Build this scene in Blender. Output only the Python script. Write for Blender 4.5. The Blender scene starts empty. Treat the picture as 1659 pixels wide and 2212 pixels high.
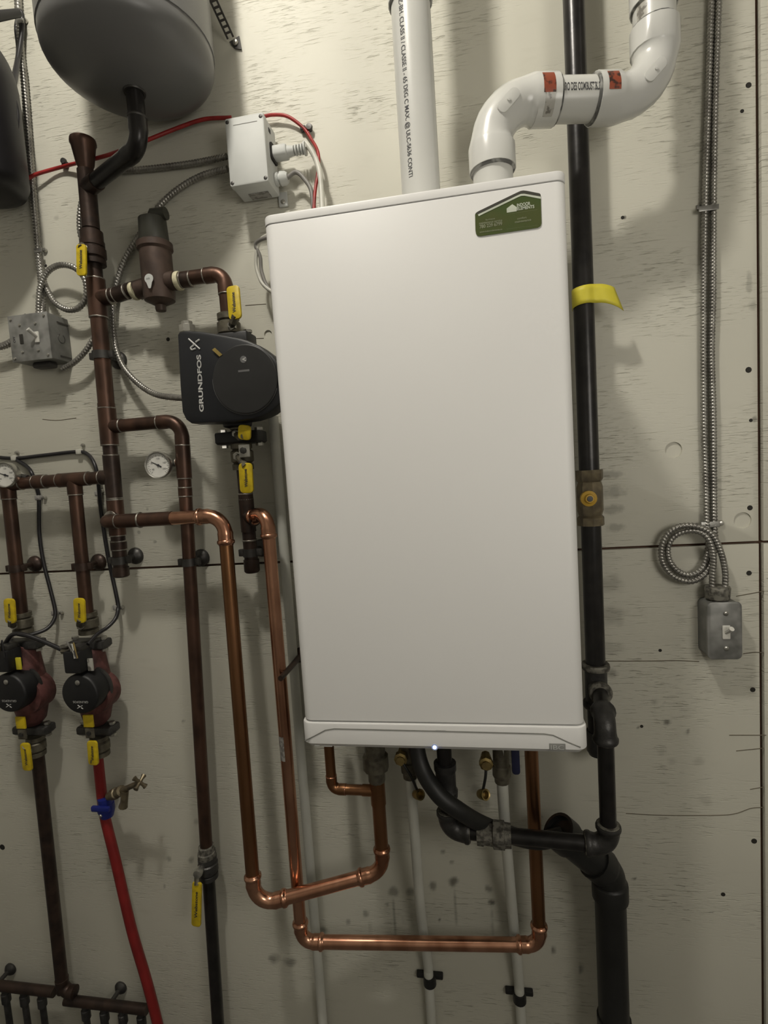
import bpy, bmesh, math, random
from mathutils import Vector, Matrix
random.seed(7)
PI = math.pi
SC = bpy.context.scene
COL = SC.collection

# ------------------------------------------------------------------ camera
FPX, CX, CY = 1120.0, 829.5, 1106.0            # focal length and centre for the 1659 x 2212 frame
DIST, CAMZ = 1.16, 1.45                        # metres from the wall, eye height
YAW, PITCH, ROLL = 0.16785, 0.08180, -0.06561
def _rx(t): return Matrix(((1, 0, 0), (0, math.cos(t), -math.sin(t)), (0, math.sin(t), math.cos(t))))
def _ry(t): return Matrix(((math.cos(t), 0, math.sin(t)), (0, 1, 0), (-math.sin(t), 0, math.cos(t))))
def _rz(t): return Matrix(((math.cos(t), -math.sin(t), 0), (math.sin(t), math.cos(t), 0), (0, 0, 1)))
RW = _rz(ROLL) @ _rx(PITCH) @ _ry(YAW) @ Matrix(((1, 0, 0), (0, 0, -1), (0, 1, 0)))   # world -> view (x right, y down, z ahead)
CAM = Vector((0, -DIST, CAMZ))
cam_data = bpy.data.cameras.new('camera')
cam_data.sensor_fit = 'VERTICAL'; cam_data.sensor_height = 24.0
cam_data.lens = FPX / 2212.0 * 24.0
cam_data.clip_start = 0.02
cam = bpy.data.objects.new('camera', cam_data); COL.objects.link(cam)
RC = Matrix((RW[0], -RW[1], -RW[2])).transposed()
cam.matrix_world = Matrix.Translation(CAM) @ RC.to_4x4()
SC.camera = cam

# ------------------------------------------------------------------ light
world = bpy.data.worlds.new('world'); SC.world = world; world.use_nodes = True
world.node_tree.nodes['Background'].inputs[0].default_value = (0.9, 0.86, 0.78, 1)
world.node_tree.nodes['Background'].inputs[1].default_value = 0.0
# bare ceiling bulb above the boiler's left corner, and an unseen soft fill light, added to brighten the boiler front and right side
for nm, pw, rad, pos in (('ceiling_bulb', 57, 0.06, (-0.47, -0.98, 3.10)), ('fill_light', 22, 0.30, (0.85, -1.55, 1.66))):
    lamp = bpy.data.lights.new(nm, 'POINT'); lamp.energy = pw; lamp.color = (1.0, 0.95, 0.86); lamp.shadow_soft_size = rad
    lo = bpy.data.objects.new(nm, lamp); COL.objects.link(lo); lo.location = pos
cy_ = SC.cycles; cy_.max_bounces = 5; cy_.diffuse_bounces = 3; cy_.glossy_bounces = 3; cy_.transmission_bounces = 2
cy_.use_adaptive_sampling = True; cy_.adaptive_threshold = 0.06; cy_.caustics_reflective = False; cy_.caustics_refractive = False
VS = SC.view_settings
VS.view_transform = 'Standard'; VS.look = 'None'; VS.gamma = 1.0; VS.use_curve_mapping = False
VS.exposure = 0.1

# ------------------------------------------------------------------ placing helpers (world metres from what the photo shows)
def P(u, v, d):
    ray = RW.transposed() @ Vector(((u - CX) / FPX, (v - CY) / FPX, 1.0))
    t = (DIST - d) / ray.y
    return CAM + ray * t
def drop(p, v):                                  # straight above / below p at image row v
    q = p - CAM; a = RW[1] * FPX - RW[2] * (v - CY)
    z = -(a[0] * q.x + a[1] * q.y) / a[2]
    return Vector((p.x, p.y, CAM.z + z))
def slide(p, u):                                 # level with p along the wall at image column u
    q = p - CAM; a = RW[0] * FPX - RW[2] * (u - CX)
    x = -(a[1] * q.y + a[2] * q.z) / a[0]
    return Vector((CAM.x + x, p.y, p.z))
def depth(p, d): return Vector((p.x, -d, p.z))
def mpp(d): return (DIST - d) / FPX              # metres per pixel at distance d off the wall
XA, OUT, UP = Vector((1, 0, 0)), Vector((0, -1, 0)), Vector((0, 0, 1))

# ------------------------------------------------------------------ materials
MATS = {}
def mat(name, col, rough=0.5, metal=0.0, col2=None, scale=25.0, detail=2.0, bump=0.0, bscale=120.0, stretch=(1, 1, 1), lo_=0.4, hi_=0.65, emit=None, coat=0.0, spec=0.5):
    m = bpy.data.materials.new(name); m.use_nodes = True; MATS[name] = m
    nt = m.node_tree; b = nt.nodes['Principled BSDF']
    b.inputs['Base Color'].default_value = (*col, 1); b.inputs['Roughness'].default_value = rough; b.inputs['Metallic'].default_value = metal
    b.inputs['Specular IOR Level'].default_value = spec
    if coat: b.inputs['Coat Weight'].default_value = coat; b.inputs['Coat Roughness'].default_value = 0.12
    if emit: b.inputs['Emission Color'].default_value = (*emit[0], 1); b.inputs['Emission Strength'].default_value = emit[1]
    geo = nt.nodes.new('ShaderNodeNewGeometry')
    mp = nt.nodes.new('ShaderNodeMapping'); mp.inputs['Scale'].default_value = stretch
    nt.links.new(geo.outputs['Position'], mp.inputs[0])
    if col2 is None: col2 = tuple(c * 0.82 for c in col)
    n = nt.nodes.new('ShaderNodeTexNoise'); n.inputs['Scale'].default_value = scale; n.inputs['Detail'].default_value = detail
    nt.links.new(mp.outputs[0], n.inputs['Vector'])
    r = nt.nodes.new('ShaderNodeMapRange'); r.inputs[1].default_value = lo_; r.inputs[2].default_value = hi_
    nt.links.new(n.outputs['Fac'], r.inputs[0])
    x = nt.nodes.new('ShaderNodeMix'); x.data_type = 'RGBA'
    x.inputs[6].default_value = (*col, 1); x.inputs[7].default_value = (*col2, 1)
    nt.links.new(r.outputs[0], x.inputs[0]); nt.links.new(x.outputs[2], b.inputs['Base Color'])
    if bump:
        n2 = nt.nodes.new('ShaderNodeTexNoise'); n2.inputs['Scale'].default_value = bscale; n2.inputs['Detail'].default_value = 3
        nt.links.new(mp.outputs[0], n2.inputs['Vector'])
        bp = nt.nodes.new('ShaderNodeBump'); bp.inputs['Strength'].default_value = bump; bp.inputs['Distance'].default_value = 0.002
        nt.links.new(n2.outputs['Fac'], bp.inputs['Height']); nt.links.new(bp.outputs[0], b.inputs['Normal'])
    return m
mat('enamel', (0.73, 0.725, 0.71), 0.42, 0, (0.72, 0.715, 0.70), 3, spec=0.35)
mat('enamel_low', (0.70, 0.695, 0.68), 0.42, 0, (0.69, 0.685, 0.67), 3, spec=0.35)
mat('crease_grey', (0.20, 0.20, 0.18), 0.6)
mat('badge_grey', (0.22, 0.22, 0.205), 0.4)
mat('badge_letter', (0.46, 0.46, 0.44), 0.4)
mat('led_blue', (0.3, 0.45, 1.0), 0.3, emit=((0.30, 0.45, 1.0), 14.0))
mat('led_ring', (0.45, 0.5, 0.62), 0.3)
mat('sticker_green', (0.055, 0.085, 0.020), 0.35, 0, (0.070, 0.085, 0.022), 20)
mat('sticker_dark', (0.060, 0.058, 0.045), 0.4)
mat('sticker_white', (0.62, 0.66, 0.55), 0.4)
mat('sticker_faint', (0.26, 0.28, 0.18), 0.5)
mat('pvc', (0.60, 0.60, 0.57), 0.28, 0, (0.57, 0.57, 0.535), 6)
mat('pvc_fitting', (0.61, 0.61, 0.585), 0.22, 0, (0.585, 0.585, 0.55), 6)
mat('ink', (0.035, 0.035, 0.04), 0.6)
mat('primer', (0.09, 0.09, 0.085), 0.5, 0, (0.30, 0.30, 0.28), 60, lo_=0.45, hi_=0.6)
mat('label_orange', (0.27, 0.060, 0.028), 0.45, 0, (0.045, 0.02, 0.015), 70, lo_=0.46, hi_=0.54)
mat('label_clear', (0.42, 0.41, 0.37), 0.3, 0, (0.18, 0.17, 0.15), 110, lo_=0.5, hi_=0.6)
mat('copper', (0.68, 0.37, 0.245), 0.24, 1.0, (0.36, 0.165, 0.10), 22, stretch=(1, 1, 0.35), lo_=0.40, hi_=0.72)
mat('copper_brown', (0.33, 0.165, 0.085), 0.34, 1.0, (0.20, 0.10, 0.045), 16, stretch=(1, 1, 0.3), lo_=0.35, hi_=0.7)
mat('copper_old', (0.120, 0.066, 0.046), 0.40, 0.75, (0.060, 0.036, 0.027), 26, stretch=(1, 1, 0.5), lo_=0.38, hi_=0.66, bump=0.15)
mat('copper_dark', (0.062, 0.040, 0.031), 0.42, 0.6, (0.034, 0.024, 0.020), 30, lo_=0.38, hi_=0.66, bump=0.15)
mat('solder', (0.36, 0.34, 0.30), 0.4, 0.8, (0.16, 0.14, 0.12), 70)
mat('thread_tape', (0.62, 0.58, 0.40), 0.7, 0, (0.45, 0.42, 0.28), 90)
mat('iron_black', (0.022, 0.020, 0.019), 0.30, 0.35, (0.012, 0.011, 0.011), 30, bump=0.08)
mat('iron_fitting', (0.060, 0.058, 0.056), 0.42, 0.5, (0.035, 0.034, 0.033), 40, bump=0.25, bscale=260)
mat('iron_dope', (0.20, 0.19, 0.16), 0.6, 0.3, (0.07, 0.065, 0.055), 110, lo_=0.42, hi_=0.6, bump=0.3)
mat('abs', (0.012, 0.012, 0.0115), 0.45, 0, (0.009, 0.009, 0.0085), 20)
mat('rubber', (0.012, 0.012, 0.011), 0.50, 0, (0.009, 0.009, 0.009), 20)
mat('cable_black', (0.016, 0.015, 0.017), 0.38)
mat('galvanised', (0.34, 0.335, 0.315), 0.38, 0.75, (0.24, 0.235, 0.22), 60, bump=0.05)
mat('armour', (0.36, 0.35, 0.32), 0.34, 0.75, (0.24, 0.23, 0.21), 40)
mat('zinc', (0.55, 0.54, 0.50), 0.28, 0.9, (0.40, 0.39, 0.36), 60)
mat('steel_dark', (0.075, 0.072, 0.068), 0.45, 0.7)
mat('box_grey', (0.30, 0.30, 0.285), 0.45, 0.45, (0.17, 0.17, 0.16), 30, bump=0.05)
mat('box_side', (0.21, 0.21, 0.195), 0.5, 0.45, (0.15, 0.15, 0.14), 30, bump=0.05)
mat('white_plastic', (0.52, 0.53, 0.51), 0.5, 0, (0.50, 0.51, 0.49), 20, spec=0.3)
mat('toggle', (0.64, 0.63, 0.58), 0.35)
mat('wire_white', (0.55, 0.54, 0.48), 0.45)
mat('wire_grey', (0.20, 0.19, 0.175), 0.5)
mat('red_wire', (0.32, 0.022, 0.020), 0.45, 0, (0.22, 0.016, 0.014), 60)
mat('pex_white', (0.64, 0.64, 0.58), 0.42, 0, (0.58, 0.58, 0.52), 10)
mat('pex_red', (0.23, 0.014, 0.013), 0.42, 0, (0.17, 0.010, 0.010), 14)
mat('blue_plastic', (0.012, 0.022, 0.20), 0.35)
mat('navy', (0.014, 0.016, 0.05), 0.4)
mat('yellow', (0.62, 0.46, 0.010), 0.45, 0, (0.50, 0.36, 0.012), 70)
mat('yellow_paper', (0.66, 0.58, 0.045), 0.5, 0, (0.60, 0.52, 0.04), 20)
mat('brass', (0.42, 0.32, 0.13), 0.36, 0.9, (0.30, 0.22, 0.10), 60)
mat('brass_dull', (0.20, 0.165, 0.105), 0.45, 0.7, (0.12, 0.10, 0.07), 50)
mat('brass_yellow', (0.56, 0.34, 0.04), 0.5, 0.1)
mat('bronze', (0.17, 0.155, 0.115), 0.45, 0.6, (0.10, 0.09, 0.07), 60)
mat('tank_grey', (0.145, 0.145, 0.143), 0.36, 0, (0.13, 0.13, 0.128), 6)
mat('vessel_black', (0.010, 0.009, 0.011), 0.45)
mat('pump_black', (0.010, 0.011, 0.014), 0.42, 0, (0.008, 0.009, 0.011), 12)
mat('pump_dial', (0.021, 0.021, 0.021), 0.45)
mat('dial_edge', (0.16, 0.16, 0.16), 0.4)
mat('lettering', (0.52, 0.52, 0.50), 0.5)
mat('lettering_dim', (0.14, 0.14, 0.14), 0.5)
mat('volute_red', (0.135, 0.050, 0.045), 0.6, 0.1, (0.075, 0.028, 0.026), 45, bump=0.4)
mat('motor_black', (0.009, 0.009, 0.010), 0.5)
mat('gauge_white', (0.72, 0.71, 0.66), 0.4)
mat('bronze_sep', (0.085, 0.057, 0.045), 0.5, 0.45, (0.055, 0.038, 0.031), 30, bump=0.1)
mat('olive_black', (0.040, 0.040, 0.030), 0.45)
mat('concrete', (0.10, 0.095, 0.088), 0.8, 0, (0.18, 0.175, 0.16), 5)
mat('room_paint', (0.42, 0.41, 0.38), 0.7, 0, (0.40, 0.39, 0.36), 4)
mat('stud', (0.10, 0.048, 0.028), 0.8)
mat('hole_dark', (0.02, 0.018, 0.014), 0.8)
mat('crack_dark', (0.13, 0.11, 0.075), 0.9)
mat('clip_black', (0.012, 0.012, 0.012), 0.45)
mat('tape_grey', (0.30, 0.29, 0.27), 0.5, 0, (0.16, 0.15, 0.14), 120, lo_=0.48, hi_=0.56)
mat('foil', (0.35, 0.26, 0.08), 0.4, 0.3)

# dirt marks with shapes of their own on the plywood: (column, row, half width, half height, strength) as seen in the photo
SPOTS = [(848, 1925, 13, 15, .55), (888, 1925, 11, 13, .5), (936, 1912, 9, 11, .6), (978, 1905, 12, 12, .75), (1055, 1920, 8, 9, .55), (1062, 1948, 8, 7, .8),
         (957, 1840, 4, 6, .6), (976, 1862, 4, 5, .6), (948, 1986, 3, 5, .8), (1195, 2052, 5, 10, .7), (1254, 2092, 5, 12, .6),
         (593, 2072, 13, 16, .55), (626, 2078, 15, 13, .5), (700, 2012, 10, 10, .5), (752, 1992, 7, 8, .5), (790, 1975, 8, 10, .5), (836, 1953, 4, 5, .5),
         (852, 1985, 3, 55, .45), (872, 1990, 2, 50, .35), (984, 1965, 3, 45, .4), (1062, 1990, 3, 40, .35), (940, 1945, 2, 25, .4), (800, 2010, 3, 40, .3),
         (1440, 1560, 7, 8, .75), (1486, 1580, 5, 7, .55), (1414, 1516, 6, 6, .35), (1380, 1570, 3, 3, .8), (1432, 1622, 9, 7, .2), (1510, 1645, 12, 9, .2),
         (1370, 1898, 3, 3, .8), (1450, 1645, 9, 8, .18), (1525, 1730, 14, 12, .18),
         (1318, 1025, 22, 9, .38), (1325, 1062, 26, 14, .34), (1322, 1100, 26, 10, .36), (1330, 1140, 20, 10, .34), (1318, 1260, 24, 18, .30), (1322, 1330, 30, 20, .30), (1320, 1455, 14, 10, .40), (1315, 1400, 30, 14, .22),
         (1350, 470, 3, 4, .7), (363, 733, 4, 4, .9), (300, 1150, 5, 5, .4), (318, 1100, 4, 4, .3), (335, 1170, 6, 4, .4),
         (365, 1855, 6, 7, .45), (412, 1860, 8, 8, .5), (355, 1915, 4, 6, .45), (425, 1775, 8, 8, .35), (415, 1855, 5, 6, .4),
         (396, 1558, 4, 4, .5), (75, 640, 8, 5, .3), (122, 470, 8, 6, .25), (1030, 1705, 12, 12, .3), (1050, 1735, 8, 14, .35), (1618, 610, 6, 22, .3), (1627, 660, 8, 10, .3), (1630, 905, 6, 6, .5)]
def ply_material(key, painted):
    m = bpy.data.materials.new('painted_plywood'); m.use_nodes = True; MATS[key] = m
    nt = m.node_tree; N, L = nt.nodes, nt.links
    b = N['Principled BSDF']; b.inputs['Roughness'].default_value = 0.55
    geo = N.new('ShaderNodeNewGeometry')
    def noise(scale, stretch, detail=4, rough=0.5):
        mp = N.new('ShaderNodeMapping'); mp.inputs['Scale'].default_value = stretch; L.new(geo.outputs['Position'], mp.inputs[0])
        n = N.new('ShaderNodeTexNoise'); n.inputs['Scale'].default_value = scale; n.inputs['Detail'].default_value = detail; n.inputs['Roughness'].default_value = rough
        L.new(mp.outputs[0], n.inputs['Vector']); return n.outputs['Fac']
    def rng(s, a, c, lo=0.0, hi=1.0):
        r = N.new('ShaderNodeMapRange'); r.inputs[1].default_value = a; r.inputs[2].default_value = c; r.inputs[3].default_value = lo; r.inputs[4].default_value = hi
        L.new(s, r.inputs[0]); return r.outputs[0]
    def mth(op, a, c=None):
        q = N.new('ShaderNodeMath'); q.operation = op
        for k, s in ((0, a), (1, c)):
            if s is None: continue
            if isinstance(s, (int, float)): q.inputs[k].default_value = s
            else: L.new(s, q.inputs[k])
        return q.outputs[0]
    def mix(f, a, c):
        x = N.new('ShaderNodeMix'); x.data_type = 'RGBA'
        L.new(f, x.inputs[0])
        for k, s in ((6, a), (7, c)):
            if isinstance(s, tuple): x.inputs[k].default_value = (*s, 1)
            else: L.new(s, x.inputs[k])
        return x.outputs[2]
    big = noise(1.6, (1, 1, 1.5), 3)
    col = mix(rng(big, 0.35, 0.65), (0.60, 0.585, 0.50), (0.555, 0.54, 0.46))
    col = mix(rng(noise(9, (1, 1, 3), 4), 0.60, 0.80, 0, 0.35), col, (0.46, 0.445, 0.37))
    patch = rng(noise(3.2, (1, 1, 1.8), 2), 0.42, 0.62)
    g1 = noise(14, (1.6, 1, 17), 3, 0.55)
    g2 = noise(26, (1.5, 1, 14), 2, 0.5)
    chk = mth('MULTIPLY', rng(g1, 0.60, 0.68), patch)
    fine = mth('MULTIPLY', rng(g2, 0.55, 0.70), patch)
    tears = rng(noise(7.5, (1.2, 1, 9), 5, 0.7), 0.735, 0.765)
    col = mix(mth('MULTIPLY', chk, 0.28), col, (0.34, 0.31, 0.22))
    col = mix(mth('MULTIPLY', tears, 0.55), col, (0.20, 0.18, 0.12))
    pos = geo.outputs['Position']
    wob = N.new('ShaderNodeTexNoise'); wob.inputs['Scale'].default_value = 60; wob.inputs['Detail'].default_value = 3; L.new(pos, wob.inputs['Vector'])
    acc = None
    if painted:
        at = N.new('ShaderNodeAttribute'); at.attribute_name = 'dirt'; acc = at.outputs['Fac']
    for (u, v, rx, rz, st) in ([] if painted else [q for q in SPOTS if q[1] < 1200]):
        p = P(u, v, 0); k = mpp(0)
        mp = N.new('ShaderNodeMapping'); sx, sz = 1 / (rx * k), 1 / (rz * k)
        mp.inputs['Scale'].default_value = (sx, 0.0, sz); mp.inputs['Location'].default_value = (-p.x * sx, 0, -p.z * sz)
        L.new(pos, mp.inputs[0])
        ln = N.new('ShaderNodeVectorMath'); ln.operation = 'LENGTH'; L.new(mp.outputs[0], ln.inputs[0])
        dd = mth('ADD', ln.outputs['Value'], mth('MULTIPLY', mth('SUBTRACT', wob.outputs['Fac'], 0.5), 1.6))
        s = rng(dd, 0.55, 1.15, st, 0.0)
        acc = s if acc is None else mth('MAXIMUM', acc, s)
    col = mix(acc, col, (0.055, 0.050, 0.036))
    L.new(col, b.inputs['Base Color'])
    h = mth('SUBTRACT', mth('MULTIPLY', fine, -0.5), mth('MULTIPLY', chk, 1.2))
    h = mth('SUBTRACT', h, mth('MULTIPLY', tears, 1.5))
    h = mth('ADD', h, mth('MULTIPLY', big, 0.8))
    bp = N.new('ShaderNodeBump'); bp.inputs['Strength'].default_value = 0.75; bp.inputs['Distance'].default_value = 0.0022
    L.new(h, bp.inputs['Height']); L.new(bp.outputs[0], b.inputs['Normal'])
    return m
ply_material('ply', False); ply_material('ply_low', True)

# ------------------------------------------------------------------ object helpers
OFF = {}
def tag(o, label=None, cat=None, group=None, kind=None):
    for k, s in (('label', label), ('category', cat), ('group', group), ('kind', kind)):
        if s: o[k] = s
    return o
def thing(name, loc, label, cat, group=None):
    o = bpy.data.objects.new(name, None); o.empty_display_size = 0.03; COL.objects.link(o); o.location = loc
    OFF[o.name] = Vector(loc); return tag(o, label, cat, group)
def link(name, me, m, parent=None, angle=38):
    me.materials.clear(); me.materials.append(MATS[m])
    me.shade_smooth(); me.set_sharp_from_angle(angle=math.radians(angle))
    o = bpy.data.objects.new(name, me); COL.objects.link(o)
    if parent is not None:
        off = OFF[parent.name]; me.transform(Matrix.Translation(-off)); o.parent = parent; OFF[o.name] = off
    else:
        OFF[o.name] = Vector((0, 0, 0))
    return o
def basis(ax, hint=None):
    ax = ax.normalized(); h = hint or (OUT if abs(ax.dot(OUT)) < 0.9 else UP)
    e1 = (h - ax * h.dot(ax)).normalized(); e2 = ax.cross(e1); return ax, e1, e2
class MB:
    def __init__(s): s.v = []; s.f = []
    def add(s, vs, fs):
        n = len(s.v); s.v += [Vector(p) for p in vs]; s.f += [tuple(i + n for i in f) for f in fs]; return s
    def rings(s, rings, caps=True, closed=False):
        n = len(rings[0]); vs = [p for r in rings for p in r]; fs = []
        m = len(rings)
        for i in range(m if closed else m - 1):
            j = (i + 1) % m
            for k in range(n):
                fs.append((i * n + k, i * n + (k + 1) % n, j * n + (k + 1) % n, j * n + k))
        if caps and not closed:
            fs.append(tuple(reversed(range(n)))); fs.append(tuple((m - 1) * n + k for k in range(n)))
        return s.add(vs, fs)
    def sweep(s, pts, rad, n=16, caps=True, mod=None):
        pts = [Vector(p) for p in pts]
        if isinstance(rad, (int, float)): rad = [rad] * len(pts)
        t0 = (pts[1] - pts[0]).normalized(); _, e1, e2 = basis(t0); rr = []
        for i, p in enumerate(pts):
            a = pts[max(i - 1, 0)]; c = pts[min(i + 1, len(pts) - 1)]
            t = (c - a)
            t = t.normalized() if t.length > 1e-9 else t0
            e1 = (e1 - t * e1.dot(t)).normalized(); e2 = t.cross(e1)
            rr.append([p + (e1 * math.cos(2 * PI * k / n) + e2 * math.sin(2 * PI * k / n)) * (rad[i] * (mod(i, k / n) if mod else 1)) for k in range(n)])
        return s.rings(rr, caps)
    def lathe(s, o, ax, prof, n=24, caps=True):
        ax, e1, e2 = basis(ax)
        return s.rings([[o + ax * t + (e1 * math.cos(2 * PI * k / n) + e2 * math.sin(2 * PI * k / n)) * r for k in range(n)] for t, r in prof], caps)
    def prism(s, o, ex, ey, ez, outline, z0, z1, bev=0.0, back_bev=0.0):     # outline in (ex, ey), extruded along ez with soft edges
        cx = sum(p[0] for p in outline) / len(outline); cy = sum(p[1] for p in outline) / len(outline)
        n = len(outline)
        def inset(q):
            out = []
            for i in range(n):
                a, c, d = outline[i - 1], outline[i], outline[(i + 1) % n]
                def nrm(p, r):
                    dx, dy = r[0] - p[0], r[1] - p[1]; l = math.hypot(dx, dy) or 1; return (-dy / l, dx / l)
                n1, n2 = nrm(a, c), nrm(c, d); mx, my = n1[0] + n2[0], n1[1] + n2[1]
                q2 = q * 2 / max(mx * mx + my * my, 0.6)
                out.append((c[0] + mx * q2, c[1] + my * q2))
            return out
        area = sum(outline[i - 1][0] * outline[i][1] - outline[i][0] * outline[i - 1][1] for i in range(n))
        if area < 0: outline = list(reversed(outline))
        lev = []
        sg = 1 if z1 > z0 else -1
        if back_bev: lev += [(back_bev, z0), (0, z0 + sg * back_bev)]
        else: lev += [(0, z0)]
        if bev: lev += [(0, z1 - sg * bev), (bev * 0.3, z1 - sg * bev * 0.3), (bev, z1)]
        else: lev += [(0, z1)]
        rr = []
        for q, z in lev:
            ol = inset(q) if q else outline
            rr.append([o + ex * p[0] + ey * p[1] + ez * z for p in ol])
        return s.rings(rr)
    def box(s, c, ex, ey, ez, w, h, d, bev=0.0):
        r = min(bev * 1.2, w / 2.2, h / 2.2)
        return s.prism(c, ex, ey, ez, rrect(w, h, r, 2) if r else [(-w / 2, -h / 2), (w / 2, -h / 2), (w / 2, h / 2), (-w / 2, h / 2)], -d / 2, d / 2, bev, bev)
    def build(s, name, m, parent=None, angle=38):
        me = bpy.data.meshes.new(name); me.from_pydata([tuple(p) for p in s.v], [], s.f)
        bm = bmesh.new(); bm.from_mesh(me); bmesh.ops.recalc_face_normals(bm, faces=bm.faces); bm.to_mesh(me); bm.free()
        return link(name, me, m, parent, angle)
def rrect(w, h, r, k=4, cx=0.0, cy=0.0):
    out = []
    for qx, qy, a0 in ((w / 2 - r, h / 2 - r, 0), (-w / 2 + r, h / 2 - r, 90), (-w / 2 + r, -h / 2 + r, 180), (w / 2 - r, -h / 2 + r, 270)):
        for i in range(k + 1):
            a = math.radians(a0 + 90 * i / k); out.append((cx + qx + r * math.cos(a), cy + qy + r * math.sin(a)))
    return out
def spline(pts, per=10):
    pts = [Vector(p) for p in pts]; out = []
    q = [pts[0] * 2 - pts[1]] + pts + [pts[-1] * 2 - pts[-2]]
    for i in range(1, len(q) - 2):
        for k in range(per):
            t = k / per; a, b, c, d = q[i - 1], q[i], q[i + 1], q[i + 2]
            out.append(0.5 * ((2 * b) + (c - a) * t + (2 * a - 5 * b + 4 * c - d) * t * t + (3 * b - a - 3 * c + d) * t ** 3))
    out.append(pts[-1]); return out
def resample(pts, step):
    out = [pts[0].copy()]; acc = 0.0
    for a, b in zip(pts, pts[1:]):
        l = (b - a).length
        if l < 1e-9: continue
        t = step - acc
        while t <= l: out.append(a + (b - a) * (t / l)); t += step
        acc = l - (t - step)
    return out
def tube(name, pts, r, m, parent, n=14):
    return MB().sweep(pts, r, n).build(name, m, parent)
def ring(name, p, ax, r, w, m, parent):                                   # a soft band around a pipe
    ax = ax.normalized()
    return MB().lathe(p, ax, [(-w / 2, r * 0.96), (-w / 2 * 0.7, r), (0, r * 1.02), (w / 2 * 0.7, r), (w / 2, r * 0.96)], 24).build(name, m, parent)
def text(name, s, o, ex, ey, height, m, parent, width=None, lift=0.0003, bold=0.0, wrap=None):
    cu = bpy.data.curves.new('t', 'FONT'); cu.body = s; cu.size = 1.0; cu.offset = bold
    to = bpy.data.objects.new('t', cu); COL.objects.link(to)
    dg = bpy.context.evaluated_depsgraph_get(); me = bpy.data.meshes.new_from_object(to.evaluated_get(dg))
    bpy.data.objects.remove(to); bpy.data.curves.remove(cu)
    xs = [v.co.x for v in me.vertices]; ys = [v.co.y for v in me.vertices]
    x0, x1, y0, y1 = min(xs), max(xs), min(ys), max(ys)
    sy = height / (y1 - y0); sx = sy if width is None else width / (x1 - x0)
    ez = ex.cross(ey)
    for v in me.vertices:
        a, c = (v.co.x - x0) * sx, (v.co.y - y0) * sy
        if wrap:                                                          # (axis point, radius): letters follow the pipe's skin
            ctr, R_, mode = wrap
            base = o - ctr; axd = ex if mode == 'along' else ey
            rad = base - axd * base.dot(axd); q = rad.normalized(); oth = ey if mode == 'along' else ex
            arc = c if mode == 'along' else a; lng = a if mode == 'along' else c
            th = arc / R_
            oth = (oth - q * oth.dot(q)).normalized()
            v.co = ctr + axd * (base.dot(axd) + lng) + (q * math.cos(th) + oth * math.sin(th)) * (R_ + lift)
        else:
            v.co = o + ex * a + ey * c + ez * lift
    return link(name, me, m, parent)

# ---- elbows and pipe runs
def arc_pts(a, c, b, R, n=9):
    d1 = (c - a).normalized(); d2 = (b - c).normalized()
    ang = d1.angle(d2)
    if ang < 0.02: return [c], 0.0
    t = R * math.tan(ang / 2); s = c - d1 * t
    nrm = (d2 - d1 * d1.dot(d2)).normalized(); o = s + nrm * R
    return [o + (-nrm * math.cos(ang * k / n) + d1 * math.sin(ang * k / n)) * R for k in range(n + 1)], t
def elbow(name, a, c, b, R, sock, r, m, parent, style, m2=None):
    arc, t = arc_pts(a, c, b, R); d1 = (c - a).normalized(); d2 = (b - c).normalized()
    s0, s1 = c - d1 * t, c + d2 * t
    if style == 'press':
        pr = [(sock, 1.05), (sock * .90, 1.10), (sock * .84, 1.26), (sock * .70, 1.30), (sock * .58, 1.26), (sock * .52, 1.12), (sock * .16, 1.12), (0.0, 1.15)]; mid = 1.05
    elif style == 'sweat':
        pr = [(sock, 1.02), (sock * .97, 1.10), (0.0, 1.10)]; mid = 1.04
    elif style == 'pvc':
        pr = [(sock, 1.06), (sock * .99, 1.17), (sock * .05, 1.17), (-0.001, 1.13)]; mid = 1.04
    else:
        pr = [(sock, 1.12), (sock * .98, 1.46), (sock * .80, 1.54), (sock * .5, 1.54), (sock * .34, 1.40), (0.0, 1.34)]; mid = 1.30
    pts, rad = [], []
    for off, k in pr: pts.append(s0 - d1 * off); rad.append(r * k)
    for i, p in enumerate(arc[1:-1]): pts.append(p); rad.append(r * mid)
    for off, k in reversed(pr): pts.append(s1 + d2 * off); rad.append(r * k)
    e = MB().sweep(pts, rad, 20).build(name, m, parent, 50)
    if m2 and style != 'press':
        for p, ax in ((s0 - d1 * sock, d1), (s1 + d2 * sock, d2)):
            ring('joint_ring', p, ax, r * (1.11 if style != 'iron' else 1.35), r * 0.22, m2, e)
    return e
def run(parent, pts, r, mp, me, style, R=None, sock=None, m2=None, ename='elbow', pname='pipe', n=18):
    pts = [Vector(p) for p in pts]; R = R or 2.2 * r; sock = sock or 1.5 * r
    k = len(pts) - 1
    if isinstance(mp, str): mp = [mp] * k
    if isinstance(me, str): me = [me] * k
    ts = [0.0]
    for i in range(1, k): ts.append(arc_pts(pts[i - 1], pts[i], pts[i + 1], R)[1])
    ts.append(0.0)
    for i in range(k):
        d = (pts[i + 1] - pts[i]).normalized()
        tube(pname, [pts[i] + d * ts[i], pts[i + 1] - d * ts[i + 1]], r, mp[i], parent, n)
    for i in range(1, k):
        elbow(ename, pts[i - 1], pts[i], pts[i + 1], R, sock, r, me[i - 1], parent, style, m2)
def coupling(parent, p, ax, L, r, m, m2=None, name='coupling', k=1.13):
    ax = ax.normalized()
    c = MB().lathe(p, ax, [(-L / 2, r * 1.0), (-L / 2, r * k), (L / 2, r * k), (L / 2, r * 1.0)], 20).build(name, m, parent)
    if m2:
        for s in (-1, 1): ring('solder_ring', p + ax * (s * L / 2), ax, r * (k + 0.01), r * 0.22, m2, c)
    return c
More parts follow.
